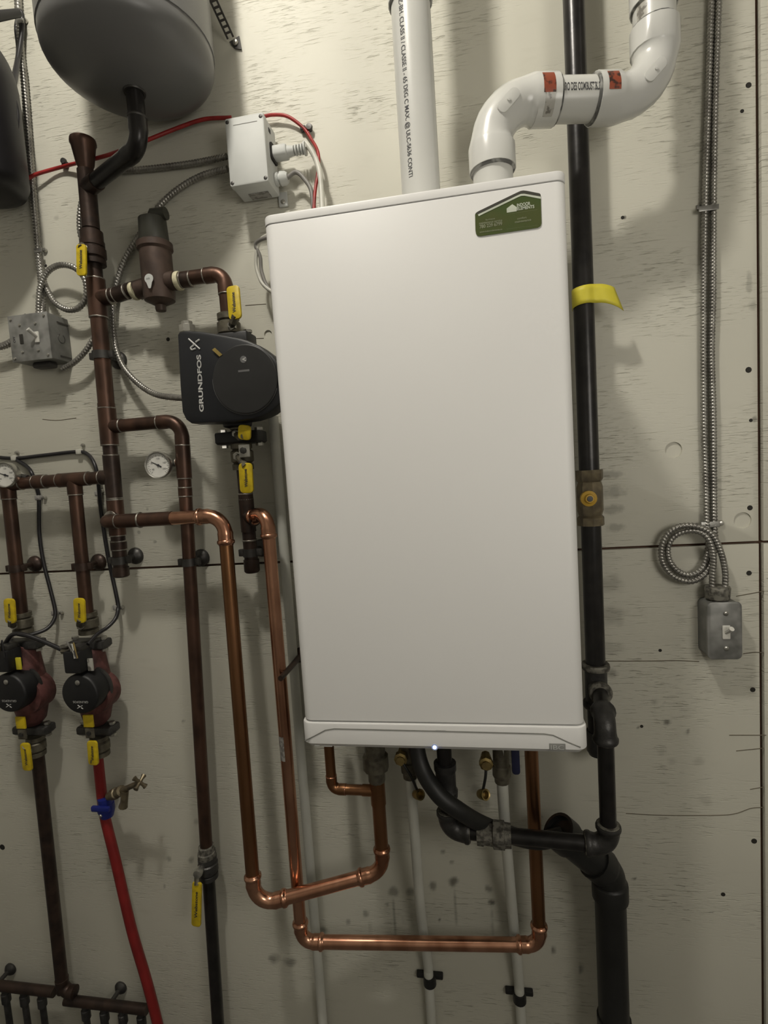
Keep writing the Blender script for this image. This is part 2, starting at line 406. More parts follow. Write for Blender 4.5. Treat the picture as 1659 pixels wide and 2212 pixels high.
def tee(parent, p, ax, L, br, BL, r, m, m2=None, rb=None, name='tee'):
    ax = ax.normalized(); br = br.normalized(); rb = rb or r; b = MB()
    b.lathe(p, ax, [(-L / 2, r), (-L / 2, r * 1.13), (L / 2, r * 1.13), (L / 2, r)], 20)
    b.lathe(p, br, [(0, rb * 1.13), (BL, rb * 1.13), (BL, rb)], 20)
    t = b.build(name, m, parent)
    if m2:
        for q, a, rr in ((p + ax * L / 2, ax, r), (p - ax * L / 2, ax, r), (p + br * BL, br, rb)):
            ring('solder_ring', q, a, rr * 1.14, r * 0.2, m2, t)
    return t
def cap(parent, p, ax, L, r, m, name='end_cap'):
    return MB().lathe(p, ax, [(0, r * 1.0), (0, r * 1.13), (L * 0.85, r * 1.13), (L * 0.97, r * 0.95), (L, r * 0.6), (L, 0.0005)], 20).build(name, m, parent)
def bell_hanger(parent, p, r, m='steel_dark', flange=0.021, ear=True):
    d = -p.y; w = Vector((p.x, 0, p.z)); b = MB()
    b.lathe(w, OUT, [(0, flange), (0.003, flange), (0.008, flange * 0.86), (0.012, flange * 0.5), (0.014, 0.007), (max(d - r * 0.9, 0.016), 0.006)], 20)
    b.lathe(p - UP * 0.009, UP, [(0, r * 1.0), (0, r * 1.16), (0.018, r * 1.16), (0.018, r * 1.0)], 20)
    h = b.build('bell_hanger', m, parent)
    if ear:
        for s in (-1, 1):
            q = p + XA * (s * (r + 0.006))
            MB().box(q, XA, UP, OUT, 0.013, 0.016, 0.010, 0.0015).build('clamp_ear', m, h)
    return h
def screw(parent, p, r, m='zinc', name='screw', h=0.003, slot=True):
    b = MB().lathe(p, OUT, [(0, r), (h * 0.4, r), (h * 0.9, r * 0.7), (h, r * 0.25), (h, 0.0003)], 12)
    o = b.build(name, m, parent)
    return o
def bx_cable(name, pts, label, group=None, r=0.0068, pitch=0.0072, per=14, m='armour'):
    pp = resample(spline(pts, per), pitch / 4)
    mod = lambda i, a: 1.0 + (0.16, 0.05, -0.20, 0.05)[int(i + 4 * a) % 4]
    o = MB().sweep(pp, r, 10, True, mod).build(name, m, None, 75)
    return tag(o, label, 'cable', group)
def ball_valve(label, p, ax, L, r, mb, hand, group='yellow-handled ball valves', hpx=None, m2=None, writing=True, hw=0.028, body_k=1.0, stem_dir=None, flip=False):
    """p body centre, ax along the pipe, hand = (top-left-ish P, bottom P) ends of the lever's mid line."""
    t = thing('ball_valve', p, label, 'valve', group); ax = ax.normalized()
    MB().lathe(p - ax * L / 2, ax, [(0, r), (0, r * 1.45), (L * .2, r * 1.45), (L * .24, r * 1.2), (L * .32, r * 1.55), (L * .68, r * 1.55), (L * .76, r * 1.2), (L * .8, r * 1.45), (L, r * 1.45), (L, r)], 8 if body_k < 1 else 20).build('body', mb, t)
    a, b = hand; d = (b - a); ln = d.length; ey = d.normalized(); ex = ey.cross(OUT) * -1; ez = ex.cross(ey)
    if ez.dot(OUT) < 0: ez = -ez; ex = -ex
    mid = (a + b) / 2
    h = MB().prism(mid, ex, ey, ez, rrect(hw, ln, hw * 0.28, 3), -0.003, 0.003, 0.0015, 0.001).build('handle', 'yellow', t)
    st = p + (stem_dir or OUT) * r * 1.4
    foot = a if (a - p).length < (b - p).length else b
    MB().sweep([st - OUT * 0.0, (st + foot) / 2 + OUT * 0.004, foot + (foot - mid).normalized() * -0.008 - OUT * 0.001], [0.007, 0.008, 0.008], 8).build('lever_neck', 'yellow' if False else 'bronze', t)
    MB().lathe(st - OUT * 0.004, OUT, [(0, 0.010), (0.008, 0.010), (0.009, 0.006), (0.013, 0.006)], 6).build('stem_nut', 'zinc', t)
    if writing:
        up = ey if ey.z > 0 else -ey; left = -XA
        o = mid - up * ln * 0.30 + XA * 0.004 + OUT * 0.0033
        if flip: up = -up; left = -left; o = mid - up * ln * 0.30 - XA * 0.004 + OUT * 0.0033
        text('lettering', 'Webstone', o, up, (left - up * left.dot(up)).normalized(), 0.0075, 'ink', h, width=ln * 0.60, bold=0.02)
    return t

# ================================================================== the room
def slab(name, m, lo_, hi_, parent=None):
    c = (Vector(lo_) + Vector(hi_)) / 2; s = Vector(hi_) - Vector(lo_)
    return MB().box(c, XA, UP, OUT, s.x, s.z, s.y).build(name, m, parent)
CEIL, FLR = 3.3, -0.4
for nm, m, a, b in (('floor', 'concrete', (-2.3, -3.2, FLR - 0.05), (2.0, 0.05, FLR)), ('ceiling', 'room_paint', (-2.3, -3.2, CEIL), (2.0, 0.05, CEIL + 0.05)),
                    ('wall_left', 'room_paint', (-2.35, -3.2, FLR), (-2.3, 0.05, CEIL)), ('wall_right', 'room_paint', (2.0, -3.2, FLR), (2.05, 0.05, CEIL)),
                    ('wall_front', 'room_paint', (-2.3, -3.25, FLR), (2.0, -3.2, CEIL))):
    tag(slab(nm, m, a, b), kind='structure')
wall = tag(slab('wall_back', 'stud', (-2.3, 0.0125, FLR), (2.0, 0.05, CEIL)), kind='structure')
sA, sB = P(0, 1240, 0), P(1650, 1171, 0)                       # the horizontal panel joint, a little out of level
def seam(x): return sA.z + (sB.z - sA.z) * (x - sA.x) / (sB.x - sA.x)
gA, gB = P(1640, 0, 0), P(1648, 2212, 0)                       # the vertical joint
gx = (gA.x + gB.x) / 2
def panel(x0, x1, top, holes=()):
    g = 0.0028
    if top: ol = [(x0, seam(x0) + g), (x1, seam(x1) + g), (x1, CEIL), (x0, CEIL)]
    else: ol = [(x0, FLR), (x1, FLR), (x1, seam(x1) - g), (x0, seam(x0) - g)]
    o = MB().prism(Vector((0, 0, 0)), XA, UP, OUT, ol, -0.012, 0.0, 0.0008).build('plywood_panel', 'ply', wall)
    if holes:
        cutters = []
        for (u, v, rp, dp) in holes:
            c = MB().lathe(P(u, v, 0) + OUT * 0.01, -OUT, [(0, rp * mpp(0)), (0.01 + dp, rp * mpp(0))], 32).build('cutter', 'ply')
            md = o.modifiers.new('b', 'BOOLEAN'); md.operation = 'DIFFERENCE'; md.object = c; md.solver = 'EXACT'; cutters.append(c)
        dg = bpy.context.evaluated_depsgraph_get(); me = bpy.data.meshes.new_from_object(o.evaluated_get(dg))
        o.modifiers.clear(); o.data = me
        me.materials.clear(); me.materials.append(MATS['ply'])
        me.shade_smooth(); me.set_sharp_from_angle(angle=0.5)
        for c in cutters: bpy.data.objects.remove(c)
    return o
pu = panel(-2.3, gx - 0.0045, True, ((1455, 972, 16, 0.0035), (1604, 1124, 16, 0.003), (579, 722, 9, 0.003)))
from mathutils import noise as mnoise
def dirty_panel(x0, x1):                                       # lower sheet: fine grid that carries the dirt marks as an attribute
    st = 0.005; xa, xb = P(-60, 1700, 0).x, x1; za = 0.16
    xs = [x0] + [xa + (xb - xa) * i / int((xb - xa) / st) for i in range(int((xb - xa) / st) + 1)]
    nz = int((seam(x0) - za) / st); cols = []; verts, faces, dirt = [], [], []
    for x in xs:
        zt_ = seam(x) - 0.0028
        cols.append([FLR] + [za + (zt_ - za) * i / nz for i in range(nz + 1)])
    m = nz + 2
    k = mpp(0); sp_ = []
    for (u, v, rx, rz, q) in SPOTS:
        if v >= 1200: p = P(u, v, 0); sp_.append((p.x, p.z, rx * k, rz * k, q))
    for x, cz in zip(xs, cols):
        for z in cz:
            verts.append((x, 0.0, z)); dv = 0.0
            for (px, pz, rx, rz, q) in sp_:
                a = (x - px) / rx; c = (z - pz) / rz
                if abs(a) < 2 and abs(c) < 2:
                    l = math.hypot(a, c) + mnoise.noise((x * 55, z * 55, 3.1)) * 0.55
                    dv = max(dv, q * min(1, max(0, (1.2 - l) / 0.65)))
            dirt.append(dv)
    n = len(xs)
    for i in range(n - 1):
        for j in range(m - 1): faces.append((i * m + j, (i + 1) * m + j, (i + 1) * m + j + 1, i * m + j + 1))
    # edges turned back so the sheet has its thickness
    rim = [i * m + m - 1 for i in range(n)] + [(n - 1) * m + j for j in range(m - 2, -1, -1)] + [i * m for i in range(n - 2, -1, -1)] + [j for j in range(1, m - 1)]
    b0 = len(verts)
    for r_ in rim: verts.append((verts[r_][0], 0.012, verts[r_][2])); dirt.append(0.0)
    R_ = len(rim)
    for i in range(R_): faces.append((rim[i], rim[(i + 1) % R_], b0 + (i + 1) % R_, b0 + i))
    me = bpy.data.meshes.new('plywood_panel'); me.from_pydata(verts, [], faces)
    at = me.attributes.new('dirt', 'FLOAT', 'POINT'); at.data.foreach_set('value', dirt)
    bm = bmesh.new(); bm.from_mesh(me); bmesh.ops.recalc_face_normals(bm, faces=bm.faces); bm.to_mesh(me); bm.free()
    return link('plywood_panel', me, 'ply_low', wall)
pl = dirty_panel(-2.3, gx - 0.0045)
panel(gx + 0.0045, 2.0, True); panel(gx + 0.0045, 2.0, False)
for (u, v, rp, par) in ((1617, 184, 4.5, pu), (1617, 799, 5, pu), (1620, 1097, 4.5, pu), (1345, 470, 3, pu), (1618, 1238, 4.5, pl), (1426, 1405, 3, pl), (1626, 1490, 4.5, pl),
                        (1629, 1817, 5, pl), (1562, 1932, 4, pl), (1386, 1569, 3, pl), (5, 1830, 7, pl), (99, 574, 3, pu), (363, 733, 4, pu), (1622, 908, 3, pu), (1603, 240, 3, pu)):
    r = rp * mpp(0); b = MB(); c = P(u, v, 0)
    b.lathe(c, OUT, [(0, r * 1.15), (0.0004, r * 1.1), (0.0003, r * 0.6), (0.0003, 0.0002)], 10)
    b.build('screw_hole', 'hole_dark', par)
for pts in (((1300, 1428), (1380, 1428), (1460, 1427), (1510, 1429)), ((1605, 1412), (1630, 1409), (1650, 1410)), ((1352, 1757), (1430, 1761), (1550, 1761), (1590, 1757), (1622, 1746), (1650, 1744)),
            ((1590, 1288), (1650, 1277)), ((1575, 1588), (1655, 1588)), ((92, 906), (125, 908), (165, 903)), ((530, 660), (575, 657)), ((538, 732), (570, 731)),
            ((1590, 1622), (1650, 1616)), ((1620, 1705), (1650, 1700))):
    pp = spline([P(u, v, -0.0003) for u, v in pts], 6)
    tag(MB().sweep(pp, 0.0010, 5).build('crack', 'crack_dark', pu if pts[0][1] < 1200 else pl), kind='stuff')

# ================================================================== boiler
BD = 0.317
tl = P(571, 480, BD); tr = P(1229, 374, BD); bl = P(652, 1585, BD); brr = P(1262, 1600, BD)
bx0, bx1 = (tl.x + bl.x) / 2, (tr.x + brr.x) / 2
zt = (P(800, 430, BD).z + P(1150, 374, BD).z) / 2
zb = (P(750, 1617, BD).z + P(1200, 1627, BD).z) / 2
bw, bc = bx1 - bx0, (bx0 + bx1) / 2
z_cap = P(900, 437, BD).z; z_low = P(940, 1563, BD).z
boiler = thing('wall_boiler', (bc, 0, zb), 'large white wall-hung boiler with a green sticker and small blue light', 'boiler')
def plan(w, d0, d1, rf):
    out = [(-w / 2, d0), (w / 2, d0)]
    for cx_, s, a0 in ((w / 2 - rf, 1, 0), (-w / 2 + rf, -1, 90)):
        for i in range(9):
            a = math.radians(a0 + 90 * i / 8); out.append((cx_ + rf * math.cos(a), d1 - rf + rf * math.sin(a)))
    return out
def boiler_part(name, m, z0, z1, w, d1, rf, bev, bb=0.0):
    return MB().prism(Vector((bc, 0, 0)), XA, OUT, UP, plan(w, 0.012, d1, rf), z0, z1, bev, bb).build(name, m, boiler, 30)
boiler_part('top_cap', 'enamel', z_cap + 0.0012, zt, bw, BD, 0.016, 0.003, 0.001)
boiler_part('front_casing', 'enamel', z_low + 0.001, z_cap + 0.0009, bw - 0.001, BD - 0.0005, 0.016, 0.0018, 0.0015)
low = boiler_part('control_panel', 'enamel_low', zb, z_low - 0.001, bw + 0.006, BD + 0.003, 0.018, 0.003, 0.009)
gp = [P(u, v, BD + 0.0028) for u, v in ((659, 1600), (684, 1587), (703, 1577), (722, 1574), (940, 1579), (1175, 1585), (1195, 1588), (1225, 1602), (1254, 1614))]
MB().sweep(gp, 0.0011, 6).build('crease_line', 'crease_grey', low)
led = P(939, 1614, BD + 0.003)
lr = MB().lathe(led, OUT, [(0, 0.0058), (0.0004, 0.0055), (0.0005, 0.0036), (0.0004, 0.0002)], 20).build('status_light_ring', 'led_ring', low)
MB().lathe(led, OUT, [(0, 0.0030), (0.0011, 0.0028), (0.0013, 0.0002)], 16).build('status_light', 'led_blue', lr)
bg = P(1204, 1614, BD + 0.003)
badge = MB().box(bg, XA, UP, OUT, 0.0255, 0.0125, 0.0012, 0.0003).build('maker_badge', 'badge_grey', low)
text('lettering', 'IBC', bg + OUT * 0.0006 - XA * 0.0105 - UP * 0.0038, XA, UP, 0.0076, 'badge_letter', badge, width=0.021, bold=0.0)
k = mpp(BD)
MB().box(P(952, 1578, BD + 0.003), XA, UP, OUT, 0.017, 0.0016, 0.001).build('latch_slot', 'badge_letter', low)
for i, (u, wpx) in enumerate(((685, 12), (708, 22), (730, 10))):
    MB().box(P(u, 1611 + i, BD + 0.0029), XA, UP, OUT, wpx * k, 0.0016, 0.0006).build('fine_print', 'badge_letter', low)
# green house-shaped sticker
def bp_(u, v, lift=0.0003): return P(u, v, BD + lift)
so = bp_(1098, 470)
def loc2(u, v): q = bp_(u, v) - so; return (q.x, q.z)
def stick(name, m, pts, parent, z0, z1):
    return MB().prism(so, XA, UP, OUT, [loc2(*p) for p in pts], z0, z1).build(name, m, parent)
sx, sy = 180 / 1659, 120 / 1106
def sp(x, y): return (1010 + x * sx, 400 + y * sy)
sticker = stick('sticker', 'sticker_green', [sp(*p) for p in ((150, 585), (172, 548), (215, 520), (1000, 140), (1055, 116), (1110, 106), (1180, 114), (1435, 165), (1455, 190), (1462, 400), (1474, 760), (1455, 815), (1400, 850), (260, 1018), (205, 1010), (172, 975), (158, 900))], boiler, 0, 0.0003)
tag(sticker, 'dark green house-shaped sticker with white lettering')
stick('roof_band', 'sticker_dark', [sp(*p) for p in ((160, 560), (215, 522), (1000, 142), (1055, 118), (1110, 108), (1180, 116), (1432, 167), (1450, 192), (1450, 228), (1130, 172), (1060, 176), (1000, 200), (205, 590))], sticker, 0.0003, 0.0005)
stick('roof_line', 'sticker_white', [sp(*p) for p in ((205, 588), (1000, 204), (1060, 178), (1130, 174), (1455, 232), (1455, 276), (1130, 214), (1065, 218), (1010, 240), (222, 620))], sticker, 0.0005, 0.0007)
stick('house_logo', 'sticker_white', [sp(*p) for p in ((778, 468), (890, 382), (978, 440), (978, 522), (782, 552))], sticker, 0.0003, 0.0006)
def sline(s, x0, y0, x1, y1, h, m, bold=0.01):
    a, c = bp_(*sp(x0, y0)), bp_(*sp(x1, y1)); ex = (c - a); w = ex.length; ex.normalize(); ey = OUT.cross(ex)
    text('lettering', s, a + OUT * 0.0003, ex, ey, h * sy * k, m, sticker, width=w, bold=bold, lift=0.0004)
sline('INDOOR', 985, 440, 1250, 398, 60, 'sticker_white', 0.02)
sline('ELEMENTS', 985, 508, 1330, 458, 58, 'sticker_white', 0.02)
sline('furnace', 360, 712, 545, 680, 30, 'sticker_faint')
sline('maintenance service', 232, 788, 690, 722, 40, 'sticker_faint')
sline('780 229 6799', 240, 870, 690, 800, 66, 'sticker_faint', 0.02)
sline('www.indoorelements.ca', 240, 955, 690, 895, 30, 'sticker_faint')
sline('comfort', 990, 690, 1175, 662, 36, 'sticker_faint')
sline('maintenance', 945, 760, 1265, 710, 38, 'sticker_faint')
for (x0, y0, x1, y1) in ((780, 880, 1390, 798), (790, 578, 1390, 488)):
    a, c = bp_(*sp(x0, y0)), bp_(*sp(x1, y1))
    MB().sweep([a, c], 0.0004, 4).build('rule_line', 'sticker_faint', sticker)

# ================================================================== white vent pipes
VR, VD = 0.0335, 0.205
vi = P(909, 405, VD); vi_b = Vector((vi.x, vi.y, zt - 0.004))
intake = thing('intake_pipe', vi_b, 'straight upright white plastic vent pipe with black print rising from the boiler', 'pipe')
top = Vector((vi.x, vi.y, CEIL))
tube('pipe', [vi_b, top], VR, 'pvc', intake, 40)
coupling(intake, drop(vi, -60), UP, (drop(vi, -130) - drop(vi, 10)).length, VR, 'pvc_fitting', k=1.13)
ring('glue_ring', drop(vi, 12), UP, VR * 1.06, 0.005, 'primer', intake)
MB().lathe(vi_b, UP, [(0.0, VR * 1.25), (0.012, VR * 1.22), (0.015, VR * 1.02)], 32).build('boiler_collar', 'white_plastic', intake)
q = (P(897, 300, VD) - vi); ang = math.radians(-35)
pd = Vector((math.sin(ang), -math.cos(ang), 0))
a0, a1 = drop(vi, -18), drop(vi, 400)
text('print', 'DES GAZ-BH. CLASS II / CLASSE II - 65 DEG C MAX. @ ULC-S636 CONTI', Vector((a0.x, a0.y, a0.z)) + pd * VR, -UP, Vector((math.cos(ang), math.sin(ang), 0)), 0.0105, 'ink', intake, width=(a0 - a1).length, bold=0.012, wrap=(Vector((vi.x, vi.y, 0)), VR, 'along'))

vs = P(1065, 385, VD); vs_b = Vector((vs.x, vs.y, zt - 0.004))
zH = P(1206, 207, 0.19).z
vr = P(1413, 40, 0.140)
C1 = Vector((vs.x, vs.y, zH)); C2 = Vector((vr.x, vr.y, zH)); topv = Vector((vr.x, vr.y, CEIL))
ex_v = thing('exhaust_pipe', vs_b, 'white plastic vent with two elbows and orange labels crossing over to the right', 'pipe')
run(ex_v, [vs_b, C1, C2, topv], VR, 'pvc', 'pvc_fitting', 'pvc', R=0.072, sock=0.040, m2='primer', n=40)
MB().lathe(vs_b, UP, [(0.0, VR * 1.25), (0.010, VR * 1.22), (0.013, VR * 1.02)], 32).build('boiler_collar', 'white_plastic', ex_v)
coupling(ex_v, drop(vr, -45), UP, (drop(vr, -112) - drop(vr, 14)).length, VR, 'pvc_fitting', k=1.14)
ring('glue_ring', drop(vr, 17), UP, VR * 1.07, 0.005, 'primer', ex_v)
hd = (C2 - C1).normalized(); fr = OUT - hd * OUT.dot(hd); fr.normalize()
def onpipe(u_along, th): return C1 + hd * u_along + (fr * math.cos(th) + UP * math.sin(th)) * VR
HL = (C2 - C1).length
ta, tb = 0.072 + 0.042, HL - 0.072 - 0.042
text('print', 'ZERO DES COMBUSTIBLES', onpipe(ta - 0.004, -0.20), hd, UP, 0.0125, 'ink', ex_v, width=tb - ta + 0.006, bold=0.015, wrap=(C1, VR, 'along'))
def patch(name, c0, ax, R_, a0, a1, t0, t1, m, parent):
    ax = ax.normalized(); f = OUT - ax * OUT.dot(ax); f.normalize(); g = f.cross(ax); g = g if g.z > 0 else -g
    vs_, fs = [], []
    for i in range(9):
        th = a0 + (a1 - a0) * i / 8
        for t in (t0, t1): vs_.append(c0 + ax * t + (f * math.cos(th) + g * math.sin(th)) * R_)
    for i in range(8): fs.append((2 * i, 2 * i + 1, 2 * i + 3, 2 * i + 2))
    return MB().add(vs_, fs).build(name, m, parent)
RH = VR * 1.178
patch('orange_label', C1, hd, RH, -0.30, 0.60, ta - 0.034, ta - 0.014, 'label_orange', ex_v)
patch('clear_label', C1, hd, RH, -1.15, -0.30, ta - 0.030, ta - 0.014, 'label_clear', ex_v)
patch('orange_label', C1, hd, RH, -0.25, 0.60, tb + 0.012, tb + 0.032, 'label_orange', ex_v)
patch('pipe_label', Vector((vr.x, vr.y, drop(vr, 45).z)), UP, VR * 1.002, -1.2, -0.5, -0.02, 0.02, 'label_clear', ex_v)
for cc, s1, s2 in ((C1, -UP, hd), (C2, -hd, UP)):             # raised moulding pads on the elbows
    o_ = cc + (s1 + s2) * 0.072; mdir = (-(s1 + s2)).normalized(); ctr = o_ + mdir * 0.072
    tang = (s2 - s1).normalized()
    pad = MB().prism(ctr + fr * VR * 0.93, tang, fr.cross(tang), fr, rrect(0.046, 0.019, 0.009, 4), 0, 0.006, 0.001).build('moulding_pad', 'pvc_fitting', ex_v)
    MB().lathe(ctr + fr * (VR * 0.93 + 0.005), fr, [(0, 0.0032), (0.003, 0.003), (0.0035, 0.0005)], 10).build('gate_mark', 'pvc_fitting', pad)

# ================================================================== gas line
GD, GR = 0.058, 0.0195
g0 = P(1241, 60, GD); gtop = Vector((g0.x, g0.y, CEIL))
gas = thing('gas_pipe', drop(g0, 1500), 'black iron gas pipe running the full height behind the boiler', 'pipe')
v1, v2 = drop(g0, 1030), drop(g0, 1128)
tube('pipe', [gtop, v1], GR, 'iron_black', gas, 24)
gt = drop(g0, 1480)
tube('pipe', [v2, gt], GR, 'iron_black', gas, 24)
vb = MB().lathe(v2 - UP * 0.006, UP, [(0, GR), (0, GR * 1.35), (0.016, GR * 1.35), (0.02, GR * 1.15), (0.03, GR * 1.30), (0.078, GR * 1.30), (0.088, GR * 1.15), (0.094, GR * 1.35), (0.112, GR * 1.35), (0.112, GR)], 8).build('gas_cock', 'brass_dull', gas)
ps = P(1272, 1077, GD + 0.026)
MB().lathe(ps - OUT * 0.008, OUT, [(0, 0.0155), (0.010, 0.0155), (0.012, 0.010), (0.016, 0.008), (0.018, 0.008), (0.0185, 0.001)], 16).build('stem_nut', 'brass_yellow', vb)
MB().lathe(ps + OUT * 0.0106, OUT, [(0, 0.0058), (0.0012, 0.0055), (0.0014, 0.0002)], 12).build('stem_end', 'steel_dark', vb)
tee(gas, gt, UP, 0.082, OUT, 0.034, GR, 'iron_fitting', None, GR * 0.85)
ring('tee_collar', gt + UP * 0.041, UP, GR * 1.42, 0.012, 'iron_dope', gas); ring('tee_collar', gt - UP * 0.041, UP, GR * 1.4, 0.012, 'iron_fitting', gas)
tube('drip_leg', [gt - UP * 0.03, gt - UP * 0.15], GR, 'iron_black', gas, 20)
cap(gas, gt - UP * 0.10, -UP, 0.05, GR * 1.05, 'iron_fitting', 'drip_cap')
g1 = gt + UP * 0.0
GF = 0.185; r2 = 0.0150
e1 = P(1300, 1560, GF)                                          # forward elbow
gt2 = Vector((gt.x, gt.y, gt.z))
eF = Vector((P(1308, 1600, GF).x, -GF, P(1300, 1560, GF).z))
eD = drop(eF, 1826)
eL = P(968, 1800, GF); eL = Vector((eL.x, -GF + 0.02, eD.z)); eU = Vector((eL.x, eL.y, zb + 0.006))
run(gas, [gt2 + OUT * 0.03, eF, eD, eL, eU], r2, 'iron_black', 'iron_fitting', 'iron', R=0.026, sock=0.016, m2='iron_dope')
ring('tee_collar', gt + OUT * 0.038, OUT, r2 * 1.5, 0.010, 'iron_dope', gas)
un = P(1066, 1806, GF - 0.01); un = Vector((un.x, un.y, eD.z)) ; hx = (eL - eD).normalized(); un = eD + hx * ((un - eD).dot(hx))
MB().lathe(un - hx * 0.034, hx, [(0, r2 * 1.1), (0, r2 * 1.5), (0.012, r2 * 1.55), (0.013, r2 * 1.75), (0.034, r2 * 1.75), (0.036, r2 * 1.45), (0.052, r2 * 1.4), (0.054, r2 * 1.55), (0.066, r2 * 1.5), (0.066, r2)], 8).build('union', 'iron_dope', gas)
cU = drop(eL, 1688)
MB().lathe(cU, UP, [(-0.030, r2 * 1.05), (-0.030, r2 * 1.5), (-0.018, r2 * 1.55), (-0.014, r2 * 1.35), (0.022, r2 * 1.35), (0.026, r2 * 1.5), (0.040, r2 * 1.5), (0.040, r2)], 18).build('reducer', 'iron_fitting', gas)
tagp = thing('yellow_tag', P(1272, 650, GD + 0.02), 'yellow paper tag curled around the black gas pipe', 'tag')
vsx, fs = [], []
for i in range(17):                                              # wraps the front of the pipe, then flares out as a loose flap
    f = i / 16; th = -2.0 + 2.9 * min(f / 0.6, 1); fl = max(0, (f - 0.6) / 0.4)
    px = math.sin(th) * GR * 1.08 + fl * 0.040; py = -math.cos(th) * GR * 1.08 - fl * 0.020 + fl * fl * 0.030
    zt_ = drop(g0, 622).z - 0.010 * fl - 0.003 * math.cos(f * PI); zb_ = drop(g0, 668).z - 0.012 * fl * fl + 0.006 * math.sin(f * PI)
    for k_ in range(5): vsx.append(Vector((g0.x + px + fl * 0.004 * k_, g0.y + py, zt_ + (zb_ - zt_) * k_ / 4)))
for i in range(16):
    for k_ in range(4): fs.append((5 * i + k_, 5 * i + k_ + 1, 5 * i + k_ + 6, 5 * i + k_ + 5))
sh = MB().add(vsx, fs).build('paper_band', 'yellow_paper', tagp)
sm = sh.modifiers.new('s', 'SOLIDIFY'); sm.thickness = 0.0006

# ================================================================== black drain and hose
dr = thing('drain_pipe', P(1320, 2212, 0.08), 'thick black plastic drain pipe with an angled elbow in the bottom corner', 'pipe')
AR = 0.031; d0 = P(1318, 1935, 0.085); d1 = Vector((d0.x, d0.y, FLR)); dk = drop(d0, 1885)
dU = P(1212, 1800, 0.13)
dd = (dU - dk).normalized()
tube('pipe', [dk - UP * 0.03, d1], AR, 'abs', dr, 28)
elbow('elbow', d1, dk, dU, 0.05, 0.035, AR, 'abs', dr, 'pvc')
tube('branch', [dk + dd * 0.03, dU], AR * 1.02, 'abs', dr, 28)
MB().lathe(dU - dd * 0.02, dd, [(0, AR * 1.0), (0, AR * 1.16), (0.03, AR * 1.16), (0.03, AR * 0.98), (0.005, AR * 0.95), (0.004, 0.001)], 28).build('open_socket', 'abs', dr)
coupling(dr, drop(d0, 2225), UP, 0.06, AR, 'abs', k=1.12)
hz = [Vector((P(893, 1570, 0.15).x, -0.15, zb + 0.006)), P(905, 1640, 0.175), P(942, 1710, 0.200), P(990, 1750, 0.199), P(1045, 1782, 0.162), P(1110, 1806, 0.143), P(1165, 1816, 0.134), dU - dd * 0.006]
hose = MB().sweep(spline(hz, 10), 0.0165, 18).build('drain_hose', 'rubber')
tag(hose, 'thick black rubber hose curving from under the boiler to the drain', 'hose')

# ================================================================== white pipes below the boiler
def white_pipe(pts, label, r=0.0115, clip=None, fit=None):
    t = thing('water_pipe', pts[-1], label, 'pipe', 'slim white water pipes below the boiler')
    tube('pipe', spline(pts, 8), r, 'pex_white', t, 16)
    if clip:
        p = P(*clip, 0.014)
        c = MB().box(depth(p, 0.006), XA, UP, OUT, 0.064, 0.013, 0.012, 0.002)
        c.lathe(p - UP * 0.016, UP, [(0, r * 1.02), (0, r * 1.35), (0.022, r * 1.35), (0.022, r * 1.02)], 16)
        c.build('wall_clip', 'clip_black', t)
    return t
w1 = white_pipe([P(880, 1600, 0.13), P(887, 1680, 0.125), P(896, 1800, 0.09), P(908, 1960, 0.045), P(924, 2080, 0.016), P(926, 2110, 0.014), P(934, 2240, 0.014), P(950, 2500, 0.014)], 'white water pipe hanging left of the black hose, with a black wall clip', clip=(928, 2112))
w2 = white_pipe([P(1082, 1600, 0.13), P(1085, 1690, 0.125), P(1092, 1800, 0.09), P(1106, 1960, 0.045), P(1120, 2110, 0.016), P(1122, 2145, 0.014), P(1128, 2240, 0.014), P(1140, 2500, 0.014)], 'white water pipe below the blue lever, with a black wall clip', clip=(1122, 2148))
w3a = P(664, 1800, 0.018)
w3 = white_pipe([drop(w3a, 900), drop(w3a, 1300), w3a, drop(w3a, 2260), Vector((w3a.x, w3a.y, FLR))], 'white pipe flat on the wall behind the lower copper elbow')
def service_valve(u, v, label, lever, capuv, flangeu):
    p = P(u, v, 0.125); t = thing('service_valve', p, label, 'valve', 'service valves under the boiler')
    b = MB().lathe(drop(p, v + 34), UP, [(0, 0.0118), (0, 0.0150), (0.012, 0.0155), (0.014, 0.0185), (0.036, 0.0185), (0.038, 0.0165), (zb + 0.004 - drop(p, v + 34).z, 0.0165)], 12)
    b.build('body', 'bronze', t)
    ring('union_ring', drop(p, v + 20), UP, 0.0172, 0.004, 'solder', t)
    sp_ = P(flangeu, v - 6, 0.15)
    MB().lathe(sp_ - OUT * 0.03, OUT, [(0, 0.010), (0.02, 0.010), (0.022, 0.014), (0.034, 0.014), (0.036, 0.009), (0.040, 0.009)], 8).build('drain_port', 'brass', t)
    ca = P(*capuv, 0.155)
    MB().sweep(spline([sp_ + OUT * 0.004, P((flangeu + capuv[0]) / 2 + 2, (v + capuv[1]) / 2 - 6, 0.158), ca + UP * 0.006], 6), 0.0028, 8).build('tether', 'rubber', t)
    cdir = Vector((0.55, -0.6, 0.35)).normalized()
    MB().lathe(ca, cdir, [(-0.010, 0.0005), (-0.010, 0.0085), (-0.004, 0.0100), (0.008, 0.0112), (0.010, 0.0108), (0.009, 0.008), (-0.002, 0.007)], 14).build('hanging_cap', 'brass', t)
    if lever:
        a, c = P(1113, 1600, 0.165), P(1114, 1672, 0.165)
        MB().prism((a + c) / 2, XA, UP, OUT, rrect(0.0155, (a - c).length, 0.006, 3), -0.004, 0.004, 0.002, 0.001).build('lever', 'navy', t)
service_valve(884, 1645, 'brass service valve with hanging cap beside the black hose top', False, (903, 1716), 866)
